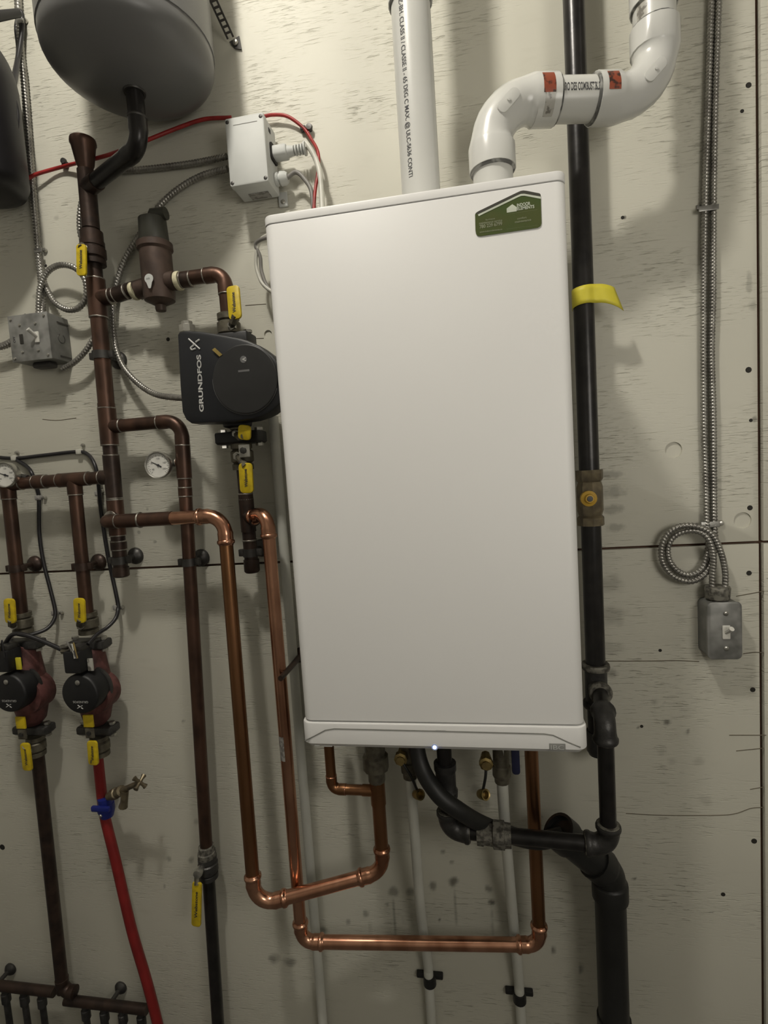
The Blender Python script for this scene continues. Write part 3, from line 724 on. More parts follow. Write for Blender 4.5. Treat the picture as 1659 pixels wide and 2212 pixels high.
service_valve(1083, 1655, 'brass service valve with a dark blue lever under the boiler', True, (1043, 1716), 1050)

# ================================================================== bright copper pipes
CR = 0.0148
SD = 0.108
s_a = P(262, 1128, SD); s_b = slide(s_a, 496); s_b = Vector((P(487, 1150, SD).x, s_a.y, P(400, 1118, SD).z)); s_a = Vector((s_a.x, s_a.y, s_b.z))
s_c = P(551, 1957, 0.155); s_d = P(828, 1882, 0.10); s_e = P(823, 1600, 0.10)
s_e = Vector((s_d.x, s_d.y, zb + 0.006))
sup = thing('copper_supply_pipe', s_c, 'shiny copper pipe that turns down, dips and rises under the boiler, nearer the header', 'pipe', 'bright copper boiler pipes')
mid_h = slide(s_a, 372); mid_h.z = s_a.z
tube('aged_length', [s_a, mid_h], CR * 1.06, 'copper_old', sup, 20)
ring('solder_ring', slide(s_a, 303), XA, CR * 1.2, 0.004, 'solder', sup)
run(sup, [mid_h - XA * 0.002, s_b, s_c, s_d, s_e], CR, ['copper', 'copper_brown', 'copper', 'copper_brown'], 'copper', 'press', R=0.040, sock=0.026)
vt = drop(s_e, 1708)
MB().lathe(drop(s_e, 1690), UP, [(0, CR), (0.004, CR * 1.25), (0.03, CR * 1.3), (0.032, CR * 1.9), (0.062, CR * 1.9), (0.066, CR * 1.5), (zb + 0.004 - drop(s_e, 1690).z, CR * 1.5)], 10).build('union_nut', 'bronze', sup)
tee(sup, vt, UP, 0.06, -XA, 0.034, CR, 'copper_brown', None, 0.011)
b_a = P(712, 1560, 0.10); b_k = P(717, 1698, 0.10); b_a = Vector((b_k.x, b_k.y, zb + 0.006)); b_e = Vector((vt.x, b_k.y, vt.z)); b_k.z = vt.z
run(sup, [b_a, b_k, b_e], 0.0112, 'copper_brown', 'copper_brown', 'sweat', R=0.017, sock=0.014, m2='copper', ename='branch_elbow', pname='branch_pipe')
RD = 0.105
r_b = P(570, 1112, RD); r_a = P(545, 1118, 0.075)
rv0 = P(581, 1160, RD); rv1 = P(644, 1985, RD)
r_b = Vector((rv0.x, rv0.y, P(570, 1103, RD).z)); r_c = Vector((rv0.x, rv0.y, P(660, 2034, RD).z)); r_c = P(652, 2034, RD)
r_d = P(1166, 2041, 0.080); r_e = P(1158, 1600, 0.080); r_e = Vector((r_d.x, r_d.y, zb + 0.006))
ret = thing('copper_return_pipe', r_c, 'shiny copper pipe running down the boiler left edge then level along the bottom', 'pipe', 'bright copper boiler pipes')
run(ret, [r_a, r_b, r_c, r_d, r_e], CR * 0.96, ['copper', 'copper', 'copper', 'copper_brown'], 'copper', 'press', R=0.028, sock=0.024)
st_ = rv0.lerp(r_c, 0.55); axr = (r_c - r_b).normalized()
pb = r_b + axr * ((P(622, 1612, RD) - r_b).dot(axr))
patch('paper_label', pb, axr, CR * 0.965, -0.1, 0.9, -0.028, 0.028, 'tape_grey', ret)
bh = P(633, 1435, 0.06)
MB().lathe(depth(bh, 0.0), OUT, [(0, 0.019), (0.003, 0.019), (0.010, 0.014), (0.014, 0.007), (0.14, 0.006)], 18).build('bell_hanger', 'copper_dark', ret)

# ================================================================== header riser (old copper)
HD, HR = 0.060, 0.0178
h_top = P(186, 372, HD); h_bot = P(262, 1240, HD)
hx_ = (h_top.x + P(238, 900, HD).x + h_bot.x) / 3
hd_ = thing('header_pipe', h_bot, 'tall dark copper riser with side branches, beside the grey switch box', 'pipe')
def hp(v): return drop(Vector((P(186, 372, HD).x * (1 - (v - 372) / 868) + P(262, 1240, HD).x * ((v - 372) / 868), -HD, 0)), v)
axh = (hp(1240) - hp(372)).normalized()
tube('pipe', [hp(375), hp(600)], HR * 0.92, 'copper_dark', hd_, 20)
tube('pipe', [hp(600), hp(960)], HR, 'copper_old', hd_, 20)
tube('pipe', [hp(960), hp(1235)], HR * 0.90, 'copper_dark', hd_, 20)
# bell-shaped air vent on top
a_ = hp(372)
MB().lathe(a_ - UP * 0.004, UP, [(0, HR * 0.8), (0.012, HR * 0.85), (0.020, HR * 1.05), (0.060, HR * 1.42), (0.064, HR * 1.55), (0.072, HR * 1.5), (0.074, HR * 0.3), (0.074, 0.0004)], 24).build('air_vent', 'copper_old', hd_)
MB().lathe(a_ + UP * 0.068 - XA * 0.006, UP, [(0, 0.005), (0.012, 0.005), (0.013, 0.0005)], 10).build('vent_cap', 'zinc', hd_)
tp = hp(407); tank_c = P(283, 120, 0.165)
k1 = P(297, 318, 0.165); k1 = Vector((tank_c.x, tank_c.y, k1.z)); tdir = (k1 - tp).normalized()
tee(hd_, tp, axh, 0.075, tdir, 0.045, HR * 0.92, 'copper_dark', None)
coupling(hd_, hp(470), axh, 0.05, HR * 0.92, 'copper_dark', None)
coupling(hd_, hp(532), axh, 0.062, HR * 1.08, 'copper_dark', None, k=1.25)
tee(hd_, hp(645), axh, 0.085, (P(300, 626, HD) - hp(640)), 0.036, HR, 'copper_old', 'solder', HR * 0.9)
coupling(hd_, hp(886), axh, 0.03, HR, 'copper_old', None, k=1.06)
tee(hd_, hp(922), axh, 0.085, XA, 0.034, HR * 0.98, 'copper_old', 'solder', HR * 0.82)
tee(hd_, hp(1030), axh, 0.10, -XA, 0.03, HR * 0.9, 'copper_dark', 'solder', HR * 0.85)
tee(hd_, hp(1118), axh, 0.085, OUT, 0.02, HR * 0.92, 'copper_old', 'solder', HR * 0.85)
q0 = hp(1128); qc = Vector((q0.x, s_a.y, s_a.z))
elbow('street_elbow', Vector((q0.x, -0.02, s_a.z)), qc, s_a + XA * 0.2, 0.026, 0.012, CR, 'copper_old', hd_, 'sweat', 'solder')
tube('branch', [qc + XA * 0.02, slide(Vector((qc.x, s_a.y, s_a.z)), 300)], CR * 1.05, 'copper_old', hd_, 18)
coupling(hd_, hp(1178), axh, 0.02, HR * 0.9, 'copper_dark', 'solder')
cap(hd_, hp(1225), axh, 0.024, HR * 0.92, 'copper_dark')
bell_hanger(hd_, hp(768), HR); bell_hanger(hd_, hp(1210), HR * 0.92)
# line up to the expansion tank
TR = 0.155; zp = P(288, 200, tank_c.y * -1).z
tl_ = thing('tank_connection_pipe', k1, 'black bent pipe linking the hanging tank to the riser', 'pipe')
run(tl_, [tp + tdir * 0.035, k1, Vector((k1.x, k1.y, zp + 0.03))], 0.0165, 'iron_black', 'iron_black', 'sweat', R=0.030, sock=0.022)
ring('pipe_collar', Vector((k1.x, k1.y, drop(k1, 255).z)), UP, 0.0190, 0.006, 'steel_dark', tl_)
tank = thing('expansion_tank', Vector((tank_c.x, tank_c.y, zp)), 'grey steel expansion tank with a domed underside hanging at the top left', 'tank')
eqz = zp + 0.062
prof = [(0.0, 0.018)] + [(0.062 * (1 - math.cos(a)), TR * math.sin(a)) for a in [PI / 2 * i / 14 for i in range(2, 15)]]
MB().lathe(Vector((tank_c.x, tank_c.y, zp)), UP, prof + [(0.075, TR)], 56, False).build('bottom_dome', 'tank_grey', tank, 60)
MB().lathe(Vector((tank_c.x, tank_c.y, zp + 0.073)), UP, [(0, TR * 0.99), (0.001, TR * 1.012), (0.30, TR * 1.012), (0.34, TR * 0.9), (0.38, TR * 0.5), (0.39, 0.01)], 56).build('shell', 'tank_grey', tank, 40)
ring('outlet_collar', Vector((tank_c.x, tank_c.y, zp + 0.002)), UP, 0.021, 0.010, 'steel_dark', tank)
b_ = P(235, 180, 0.11)
strap = thing('hanger_strap', P(513, 95, 0.0), 'dark perforated metal strap screwed to the wall right of the tank', 'strap')
sp0, sp1, sp2 = P(440, -45, 0.11), P(498, 82, 0.012), P(513, 95, 0.003)
dS = (sp1 - sp0).normalized(); wS = dS.cross(OUT).normalized()
for i in range(9):
    f = (i + 0.5) / 9; c = sp0.lerp(sp1, f); L_ = (sp1 - sp0).length / 9
    b = MB().box(c - wS * 0.0065, wS, dS, wS.cross(dS), 0.004, L_, 0.0016); b.box(c + wS * 0.0065, wS, dS, wS.cross(dS), 0.004, L_, 0.0016); b.box(c - dS * L_ * 0.4, wS, dS, wS.cross(dS), 0.012, L_ * 0.35, 0.0016)
    b.build('strap_link', 'steel_dark', strap)
MB().prism(P(512, 95, 0.002), XA, UP, OUT, [(-0.017, 0.006), (-0.004, -0.010), (0.010, -0.014), (0.007, 0.014)], 0, 0.002).build('strap_end', 'steel_dark', strap)
screw(strap, P(509, 92, 0.004), 0.0065, 'zinc', 'hex_bolt', 0.006)

# ---- right branch with gauge, long pipe and valve
lb = thing('return_riser_pipe', P(470, 2212, 0.05), 'long dark pipe dropping from the short branch, ending by a lone yellow lever', 'pipe')
LR = 0.0148
L0 = hp(922) + XA * 0.03; Lc = P(392, 918, HD); Lc = Vector((Lc.x, L0.y, L0.z)); 
Ld = P(446, 1835, 0.048); Le = P(474, 2260, 0.042); Le = Ld + (Le - Ld) * ((Ld.z - FLR) / (Ld.z - Le.z))
run(lb, [L0, Lc, Ld], LR, ['copper_old', 'copper_old'], 'copper_old', 'sweat', R=0.034, sock=0.020, m2='solder')
la = (Ld - Lc).normalized()
def lp(v): return Lc.lerp(Ld, (v - 918) / (1835 - 918))
tee(lb, lp(1000), la, 0.075, -XA, 0.018, LR, 'copper_old', 'solder', 0.008)
coupling(lb, lp(1060), la, 0.02, LR, 'copper_old', 'solder', k=1.06)
MB().lathe(Ld + UP * 0.012, -UP, [(0, LR * 1.0), (0.002, LR * 1.25), (0.016, LR * 1.3), (0.018, LR * 1.5), (0.032, LR * 1.5), (0.040, LR * 1.3), (0.07, LR * 1.15)], 16).build('threaded_adapter', 'iron_dope', lb)
tube('lower_pipe', [Ld - UP * 0.02, Le], LR * 1.02, 'iron_black', lb, 18)
bell_hanger(lb, lp(1203), LR)

def gauge(label, u, v, d, rpx, stem_to, needle):
    c = P(u, v, d); rr = rpx * mpp(d) * 0.95
    t = thing('dial_gauge', c, label, 'gauge', 'round dial thermometers')
    nrm = Vector((0.10, -1, 0.02)).normalized(); ax, e1, e2 = basis(nrm, UP)
    ex = e1.cross(nrm) if e1.cross(nrm).x > 0 else -e1.cross(nrm); ey = e1
    MB().lathe(c - nrm * 0.018, nrm, [(0, rr * 0.4), (0.002, rr * 0.95), (0.004, rr * 1.0), (0.020, rr * 1.0), (0.0215, rr * 0.97), (0.0205, rr * 0.90), (0.016, rr * 0.89)], 36, False).build('case', 'zinc', t)
    fc = MB().lathe(c, nrm, [(-0.0025, rr * 0.9), (-0.0020, rr * 0.9), (-0.0020, 0.0003)], 32).build('dial_face', 'gauge_white', t)
    b = MB()
    for i in range(27):
        a = math.radians(225 - 270 * i / 26); q = ex * math.cos(a) + ey * math.sin(a); r0 = 0.74 if i % 2 else 0.66
        b.box(c + q * rr * (r0 + 0.82) / 2 - nrm * 0.0018, q, nrm.cross(q), nrm, rr * (0.82 - r0), 0.0006, 0.0003)
    tag(b.build('tick_marks', 'ink', fc), kind='stuff')
    for s, aa in (('40', 215), ('80', 160), ('120', 90), ('160', 20), ('200', 325)):
        q = ex * math.cos(math.radians(aa)) + ey * math.sin(math.radians(aa))
        text('numeral', s, c + q * rr * 0.50 - ex * 0.003 - ey * 0.002 - nrm * 0.0017, ex, ey, 0.0040, 'lettering_dim', fc)
    a = math.radians(needle); q = ex * math.cos(a) + ey * math.sin(a); w = nrm.cross(q)
    MB().prism(c - nrm * 0.0014, q, w, nrm, [(-rr * 0.28, -0.0016), (rr * 0.62, -0.0003), (rr * 0.62, 0.0003), (-rr * 0.28, 0.0016)], 0, 0.0006).build('needle', 'ink', t)
    MB().lathe(c - nrm * 0.0015, nrm, [(0, 0.0028), (0.002, 0.0024), (0.0022, 0.0003)], 12).build('hub', 'ink', t)
    MB().sweep([c - nrm * 0.018, c - nrm * 0.026, stem_to], [0.007, 0.007, 0.0065], 12).build('stem', 'steel_dark', t)
gauge('round white dial thermometer clipped to the short dark branch pipe', 341, 1005, 0.085, 33, lp(1000), 150)
gauge('round white dial thermometer cut by the photo left edge', 10, 1026, 0.085, 33, P(60, 1032, 0.062), 160)

# ================================================================== air separator and main circulator
ap = P(341, 600, 0.075)
sepr = thing('air_separator', ap, 'bronze air separator canister with a dark olive vent cap on top', 'air separator')
def sv(v): return drop(ap, v)
h1 = sv(660); H_ = lambda v: (sv(v) - h1).length
SR = 0.0335
MB().lathe(h1, UP, [(0, 0.012), (0.004, 0.020), (0.010, SR * 0.95), (0.02, SR), (H_(545), SR), (H_(540), SR * 1.12), (H_(528), SR * 1.12), (H_(524), SR * 0.95)], 32).build('canister', 'bronze_sep', sepr)
MB().lathe(sv(527), UP, [(0, SR * 0.9), (0.002, SR * 0.93), (H_(475) - H_(527), SR * 0.86), (H_(470) - H_(527), SR * 0.6), (H_(468) - H_(527), 0.004)], 28).build('vent_cap', 'olive_black', sepr)
nz = sv(472)
MB().sweep([nz - UP * 0.01, nz + UP * 0.006 + XA * 0.006, nz + UP * 0.006 + XA * 0.034], [0.016, 0.015, 0.013], 12).build('vent_nozzle', 'olive_black', sepr)
MB().lathe(sv(672), UP, [(0, 0.0105), (0.004, 0.0115), (0.03, 0.0115)], 14).build('drain_plug', 'bronze_sep', sepr)
sa, sb = P(240, 638, 0.066), P(300, 626, 0.072)
tube('inlet_pipe', [hp(645) + XA * 0.015, ap + (sb - ap) * 0.5], LR * 1.0, 'copper_dark', sepr, 18)
inl = (ap - hp(645)).normalized()
coupling(sepr, P(262, 634, 0.068), inl, 0.03, LR, 'copper_dark', 'solder')
ring('thread_tape', P(291, 629, 0.07), inl, LR * 1.3, 0.009, 'thread_tape', sepr)
MB().lathe(P(312, 623, 0.072), -inl, [(-0.01, LR * 1.3), (0.016, LR * 1.35), (0.017, LR)], 10).build('inlet_boss', 'bronze_sep', sepr)
tg = P(322, 602, 0.112)
tgo = [(0.010 * math.cos(a), 0.010 * math.sin(a)) for a in [math.radians(-50 + 280 * i / 14) for i in range(15)]] + [(-0.0035, -0.017), (-0.002, -0.020), (0.002, -0.020), (0.0035, -0.017)]
tgm = MB().prism(tg, XA, UP, OUT, tgo, 0, 0.0012).build('hang_tag', 'white_plastic', sepr)
text('tag_print', 'AIR', tg - XA * 0.006 - UP * 0.002 + OUT * 0.0012, XA, UP, 0.004, 'lettering_dim', tgm)
# outlet run with elbow going down into the circulator
PD = 0.075
o1 = P(362, 607, 0.08); o2 = P(487, 594, PD); o2 = Vector((o2.x, o1.y, P(430, 600, PD).z)); o1.z = o2.z
o3 = drop(o2, 735)
lo_p = thing('pump_inlet_pipe', o2, 'dark copper elbow pipe from the air separator down to the main pump', 'pipe')
run(lo_p, [Vector((ap.x + 0.02, o1.y, o1.z)), o2, o3], LR * 1.02, 'copper_old', 'copper_old', 'sweat', R=0.026, sock=0.018, m2='solder')
MB().lathe(P(374, 607, 0.08), XA, [(-0.012, LR * 1.3), (0.006, LR * 1.35), (0.008, LR)], 16).build('outlet_boss', 'bronze_sep', lo_p)
ring('thread_tape', P(386, 607, 0.08), XA, LR * 1.32, 0.010, 'thread_tape', lo_p)
coupling(lo_p, P(403, 604, 0.08), XA, 0.022, LR, 'copper_dark', 'solder')
ball_valve('yellow-handled valve at the top of the main black pump', drop(o2, 710), UP, 0.060, LR * 1.08, 'bronze', (P(509, 690, 0.118), P(503, 618, 0.110)), hw=0.028, stem_dir=(OUT + XA * 0.8).normalized())
pumpP = P(495, 830, 0.13)
pump = thing('circulator_pump', pumpP, 'large black circulator pump with white lettering on its flat front', 'pump')
PF = 0.150
def pp_(x, y, d=PF): return P(370 + x / 6.32, 580 + y / 6.32, d)
pol = [(75, 900), (100, 862), (180, 840), (420, 855), (700, 902), (900, 940), (1030, 975), (1200, 1050), (1380, 1185), (1500, 1330), (1570, 1480), (1585, 1640), (1540, 1790), (1430, 1892), (1340, 1965), (1250, 2010), (1100, 2058), (900, 2088), (560, 2105), (260, 2112), (190, 2062), (140, 1960), (110, 1600)]
pc = pp_(800, 1500)
ol = [((pp_(*q) - pc).x, (pp_(*q) - pc).z) for q in pol]
MB().prism(pc, XA, UP, OUT, ol, -0.052, 0.0, 0.006, 0.006).build('control_head', 'pump_black', pump, 30)
dc = pp_(1010, 1515); dial_r = 0.073
MB().lathe(dc, OUT, [(0, 0.0695), (0.002, 0.0695), (0.0032, 0.0685), (0.0034, 0.066), (0.0034, 0.0005)], 64).build('dial', 'pump_dial', pump, 50)
MB().rings([[dc + OUT * (0.0012 + 0.0009 * math.sin(t)) + (XA * math.cos(a) + UP * math.sin(a)) * (0.0698 + 0.0006 * math.cos(t)) for t in [2 * PI * j / 6 for j in range(6)]] for a in [math.radians(175 + 165 * i / 40) for i in range(41)]]).build('dial_edge', 'dial_edge', pump)
e_up = (pp_(420, 1000) - pp_(470, 1950)).normalized(); e_lf = OUT.cross(e_up) * 1
e_lf = e_lf if e_lf.x < 0 else -e_lf
ln_ = (pp_(360, 1180) - pp_(440, 1955)).length
text('lettering', 'GRUNDFOS', pp_(446, 1955), e_up, e_lf, 0.0098, 'lettering', pump, width=ln_, bold=0.03, lift=0.0004)
lx = [((235, 960), (390, 1100)), ((385, 970), (335, 1005)), ((330, 1025), (262, 1085)), ((262, 1085), (280, 1112)), ((280, 1112), (335, 1092))]
lb_ = MB()
for a, c in lx: lb_.sweep([pp_(*a, PF + 0.0004), pp_(*c, PF + 0.0004)], 0.0018, 6)
lb_.build('logo', 'lettering', pump)
fo = MB().box(pp_(640, 1148) + OUT * 0.004, (pp_(700, 1190) - pp_(600, 1100)).normalized(), (pp_(580, 1115) - pp_(620, 1085)).normalized(), OUT, 0.021, 0.0072, 0.0008); fo.build('gold_label', 'foil', pump)
MB().lathe(pp_(995, 1245) + OUT * 0.003, OUT, [(0, 0.0070), (0.0008, 0.0070), (0.0008, 0.0055), (0.0006, 0.0003)], 20).build('emblem', 'dial_edge', pump)
text('emblem_mark', '<', pp_(985, 1275) + OUT * 0.004, XA, UP, 0.008, 'lettering', pump, bold=0.03)
MB().box(pp_(1000, 1400) + OUT * 0.0035, XA, UP, OUT, 0.024, 0.004, 0.0005).build('label_strip', 'dial_edge', pump)
vo = P(505, 830, 0.07)
axis_p = Vector((o3.x, o3.y, 0))
MB().lathe(drop(o3, 745), -UP, [(0, 0.02), (0.004, 0.030), (0.02, 0.034), (0.05, 0.046), (0.12, 0.046), (0.155, 0.034), (0.175, 0.030), (0.178, 0.02)], 24).build('volute', 'motor_black', pump)
cb = P(405, 712, 0.115)
MB().lathe(cb - UP * 0.006, UP, [(0, 0.017), (0.014, 0.017), (0.016, 0.012), (0.022, 0.012)], 8).build('cable_gland', 'zinc', pump)
for fv, nm in ((738, 'upper_flange'), (942, 'lower_flange')):
    p = drop(o3, fv); p = Vector((o3.x, o3.y, p.z))
    if fv > 900: p = P(521, 946, PD)
    b = MB().box(p, XA, OUT, UP, 0.100, 0.055, 0.026, 0.004); f_ = b.build(nm, 'motor_black', pump)
    for s in (-1, 1):
        MB().lathe(p + XA * s * 0.042 - UP * 0.020, UP, [(0, 0.009), (0.006, 0.009), (0.007, 0.006), (0.033, 0.006), (0.034, 0.009), (0.040, 0.009), (0.041, 0.002)], 6).build('flange_bolt', 'zinc', f_)
# below the pump: valve, tail pipe and cap
t0 = P(521, 960, PD); t1 = P(545, 1236, 0.062)
tp_ = thing('pump_outlet_pipe', t1, 'dark capped copper tail pipe below the main pump', 'pipe')
tax = (t1 - t0).normalized()
tube('pipe', [t0, t1 - tax * 0.02], LR * 1.02, 'copper_dark', tp_, 18)
def tpv(v): return t0.lerp(t1, (v - 960) / (1236 - 960))
tee(tp_, tpv(1110), tax, 0.075, (r_a - tpv(1110)), 0.030, LR, 'copper_dark', None, CR)
coupling(tp_, tpv(1070), tax, 0.012, LR, 'copper_dark', 'solder', k=1.1)
ring('solder_ring', tpv(1165), tax, LR * 1.1, 0.004, 'solder', tp_)
cap(tp_, tpv(1208), tax, 0.030, LR * 1.05, 'copper_dark')
bell_hanger(tp_, tpv(1192), LR)
ball_valve('yellow-handled valve on the tail pipe below the main pump', tpv(985), tax, 0.058, LR * 1.08, 'bronze', (P(530, 1000, 0.125), P(534, 1065, 0.122)), hw=0.030)
q = ball_valve('short yellow lever tight under the main pump flange', tpv(940), tax, 0.040, LR * 1.0, 'bronze', (P(529, 918, 0.135), P(528, 950, 0.130)), hw=0.028, writing=False)
MB().box(P(528, 974, 0.125), XA, UP, OUT, 0.024, 0.027, 0.004, 0.001).build('lever_plate', 'zinc', q)
MB().lathe(P(526, 973, 0.127), OUT, [(0, 0.007), (0.004, 0.007), (0.005, 0.004), (0.005, 0.0003)], 8).build('lever_nut', 'steel_dark', q)

# ================================================================== zone manifold, pumps and drops on the left
ZD = 0.062
m_r = hp(1030) - XA * 0.02; m_l = slide(m_r, -120)
mani = thing('zone_header_pipe', m_l, 'short level dark copper header feeding the two small red pumps', 'pipe')
tube('pipe', [m_r, m_l], LR * 1.02, 'copper_old', mani, 18)
x2 = P(159, 1045, ZD); x1 = P(14, 1050, ZD)
zone = []
for i, (uu, ub, sname) in enumerate(((159, 190, 'b'), (14, 48, 'a'))):
    p = Vector((P(uu, 1040, ZD).x, m_r.y, m_r.z)); e = P(ub, 1345, 0.056)
    tee(mani, p, XA, 0.080, (e - p), 0.036, LR, 'copper_old', 'solder', LR)
    tube('drop_pipe', [p, e], LR * 1.02, 'copper_old', mani, 18)
    bell_hanger(mani, p.lerp(e, 0.60), LR, 'copper_dark'); zone.append((p, e))
for u in (97, 188, 220): ring('solder_ring', slide(m_r, u), XA, LR * 1.1, 0.004, 'solder', mani)
coupling(mani, slide(m_r, 88), XA, 0.03, LR, 'copper_old', 'solder')

def zone_pump(label, uc, vc, axis_top, low, handle_up, handle_lo, lab_up, lab_lo, tilt):
    """small wet-rotor pump: red cast volute against the pipe, black round motor facing the room"""
    c = P(uc, vc, 0.120); t = thing('zone_pump', c, label, 'pump', 'small red zone pumps')
    top_, bot_ = axis_top, low; ax = (bot_ - top_).normalized(); L_ = (bot_ - top_).length; mid = top_.lerp(bot_, 0.55)
    b = MB().lathe(top_.lerp(bot_, 0.16), ax, [(0, 0.018), (0.006, 0.026), (L_ * .10, 0.032), (L_ * .30, 0.040), (L_ * .48, 0.040), (L_ * .62, 0.030), (L_ * .66, 0.018)], 20)
    b.lathe(mid + XA * 0.012, OUT, [(-0.02, 0.046), (0.022, 0.050), (0.030, 0.047), (0.032, 0.02)], 26); b.build('volute', 'volute_red', t)
    m_ax = (c - mid).normalized(); mo = MB().lathe(c - OUT * 0.045, OUT, [(0, 0.040), (0.004, 0.047), (0.040, 0.048), (0.045, 0.046), (0.0465, 0.043), (0.0465, 0.0005)], 40)
    mo.build('motor', 'motor_black', t, 45)
    MB().lathe(c - OUT * 0.052, OUT, [(0, 0.046), (0.003, 0.0505), (0.009, 0.0505), (0.011, 0.046)], 36).build('motor_flange', 'iron_fitting', t)
    f = c + OUT * 0.002
    screw(t, f + UP * 0.029 + XA * 0.0, 0.0062, 'zinc', 'vent_screw', 0.003)
    text('lettering', 'GRUNDFOS', f + XA * 0.022 - UP * 0.017 + UP * 0.002, -XA, -UP, 0.0052, 'lettering', t, width=0.040, bold=0.01)
    lg = MB(); z = f - UP * 0.030
    for (a0, a1, b0, b1) in ((-.008, -.003, .006, .004), (.007, -.004, .002, -.001), (-.001, .001, -.006, .005)):
        lg.sweep([z + XA * a0 + UP * a1 + OUT * 0.0006, z + XA * b0 + UP * b1 + OUT * 0.0006], 0.0010, 5)
    lg.build('logo', 'lettering', t)
    tb = P(uc - 2, vc - 75, 0.105)
    bxx = MB().box(tb, XA, UP, OUT, 0.044, 0.052, 0.045, 0.004).build('terminal_box', 'motor_black', t)
    MB().box(tb + UP * 0.030 + XA * 0.006, XA, UP, OUT, 0.030, 0.014, 0.030, 0.003).build('box_mouth', 'steel_dark', bxx)
    gl = tb + UP * 0.022 - XA * 0.030
    MB().sweep([gl + XA * 0.016, gl - XA * 0.010], [0.008, 0.008], 8).build('cable_gland', 'bronze', t)
    MB().box(gl + UP * 0.012, XA, UP, OUT, 0.020, 0.006, 0.018, 0.001).build('strain_clamp', 'iron_dope', t)
    random.seed(int(uc))
    for i_ in range(4):
        a = tb + UP * 0.026 + XA * random.uniform(-0.012, 0.012) + OUT * 0.016
        pk = a + UP * random.uniform(0.016, 0.030) + XA * random.uniform(-0.010, 0.014) + OUT * 0.006
        e_ = tb + UP * 0.012 + XA * random.uniform(-0.014, 0.02) + OUT * 0.024
        MB().sweep(spline([a, pk, e_], 6), 0.0018, 6).build('loose_wire', ('wire_white', 'brass', 'wire_grey', 'cable_black')[i_], t)
    MB().box(tb + XA * 0.030 - UP * 0.012, XA, UP, OUT, 0.014, 0.030, 0.004, 0.001).build('wiring_label', 'label_clear' if uc > 100 else 'yellow_paper', t)
    for p, nm in ((top_.lerp(bot_, 0.17), 'upper_flange'), (top_.lerp(bot_, 0.86), 'lower_flange')):
        fl = MB().box(p, XA, OUT, UP, 0.096, 0.040, 0.022, 0.005).build(nm, 'iron_fitting', t)
        for s in (-1, 1):
            MB().lathe(p + XA * s * 0.039 - UP * 0.017, UP, [(0, 0.008), (0.006, 0.008), (0.006, 0.0055), (0.030, 0.0055), (0.030, 0.008), (0.036, 0.008), (0.036, 0.001)], 6).build('flange_bolt', 'zinc', fl)
    ball_valve(lab_up, top_, ax, 0.052, LR * 1.06, 'bronze', handle_up, hw=0.029, stem_dir=OUT)
    v = ball_valve(lab_lo, bot_, ax, 0.050, LR * 1.0, 'bronze', handle_lo, hw=0.026)
    n = P(*tilt, 0.105)
    MB().box(n + UP * 0.026, XA, UP, OUT, 0.026, 0.030, 0.005, 0.001).build('upper_lever', 'yellow', v)
    MB().box(n - UP * 0.004, XA, UP, OUT, 0.022, 0.024, 0.005, 0.001).build('lever_plate', 'bronze', v)
    MB().lathe(n - UP * 0.003 + OUT * 0.003, OUT, [(0, 0.006), (0.003, 0.006), (0.003, 0.0003)], 6).build('lever_nut', 'steel_dark', v)
    return t
zl2 = P(216, 1610, 0.056); zl1 = P(78, 1610, 0.056)
zone_pump('small pump with a black round face and red body above the red pipe', 172, 1500, zone[0][1], zl2, (P(174, 1345, 0.100), P(171, 1292, 0.100)), (P(199, 1600, 0.105), P(203, 1652, 0.105)),
          'yellow-handled valve above the small pump over the red pipe', 'drooping yellow lever just above the red plastic pipe', (194, 1580))
zone_pump('small pump with a black round face cut by the photo left edge', 18, 1498, zone[1][1], zl1, (P(24, 1346, 0.100), P(20, 1293, 0.100)), (P(54, 1605, 0.105), P(61, 1664, 0.105)),
          'yellow-handled valve above the leftmost small pump', 'drooping yellow lever on the dark pipe below the leftmost small pump', (48, 1583))
# red plastic pipe with boiler-drain cock
rp = thing('red_plastic_pipe', P(345, 2212, 0.05), 'bright red plastic pipe slanting down from the small pump', 'pipe')
rpts = [P(208, 1600, 0.056), P(217, 1690, 0.056), P(226, 1760, 0.056), P(250, 1860, 0.060), P(285, 2010, 0.068), P(320, 2130, 0.072), P(352, 2260, 0.072), P(395, 2460, 0.070)]
tube('pipe', spline(rpts, 8), 0.0122, 'pex_red', rp, 18)
dc_ = thing('drain_cock', P(228, 1738, 0.06), 'small brass drain cock with blue collar on the red pipe', 'valve')
p = P(229, 1742, 0.058); ax_ = (P(234, 1775, 0.057) - P(224, 1705, 0.057)).normalized()
MB().lathe(p - ax_ * 0.026, ax_, [(0, 0.0125), (0.002, 0.0170), (0.018, 0.0165), (0.020, 0.0200), (0.034, 0.0205), (0.052, 0.0150), (0.052, 0.0125)], 16).build('collar', 'blue_plastic', dc_)
MB().box(p + XA * 0.0 + OUT * 0.018 + UP * 0.006, XA, UP, OUT, 0.050, 0.014, 0.010, 0.003).build('collar_wings', 'blue_plastic', dc_)
screw(dc_, p + OUT * 0.021 + ax_ * 0.01, 0.004, 'zinc', 'clamp_screw', 0.003)
q1, q2, q3 = P(240, 1718, 0.070), P(270, 1708, 0.085), P(302, 1690, 0.100)
bd = (q3 - q1).normalized()
MB().lathe(q1 - bd * 0.01, bd, [(0, 0.010), (0.018, 0.010), (0.020, 0.014), (0.034, 0.014), (0.036, 0.011), (0.046, 0.013), (0.056, 0.013), (0.058, 0.007), ((q3 - q1).length + 0.012, 0.006)], 10).build('cock_body', 'brass_dull', dc_)
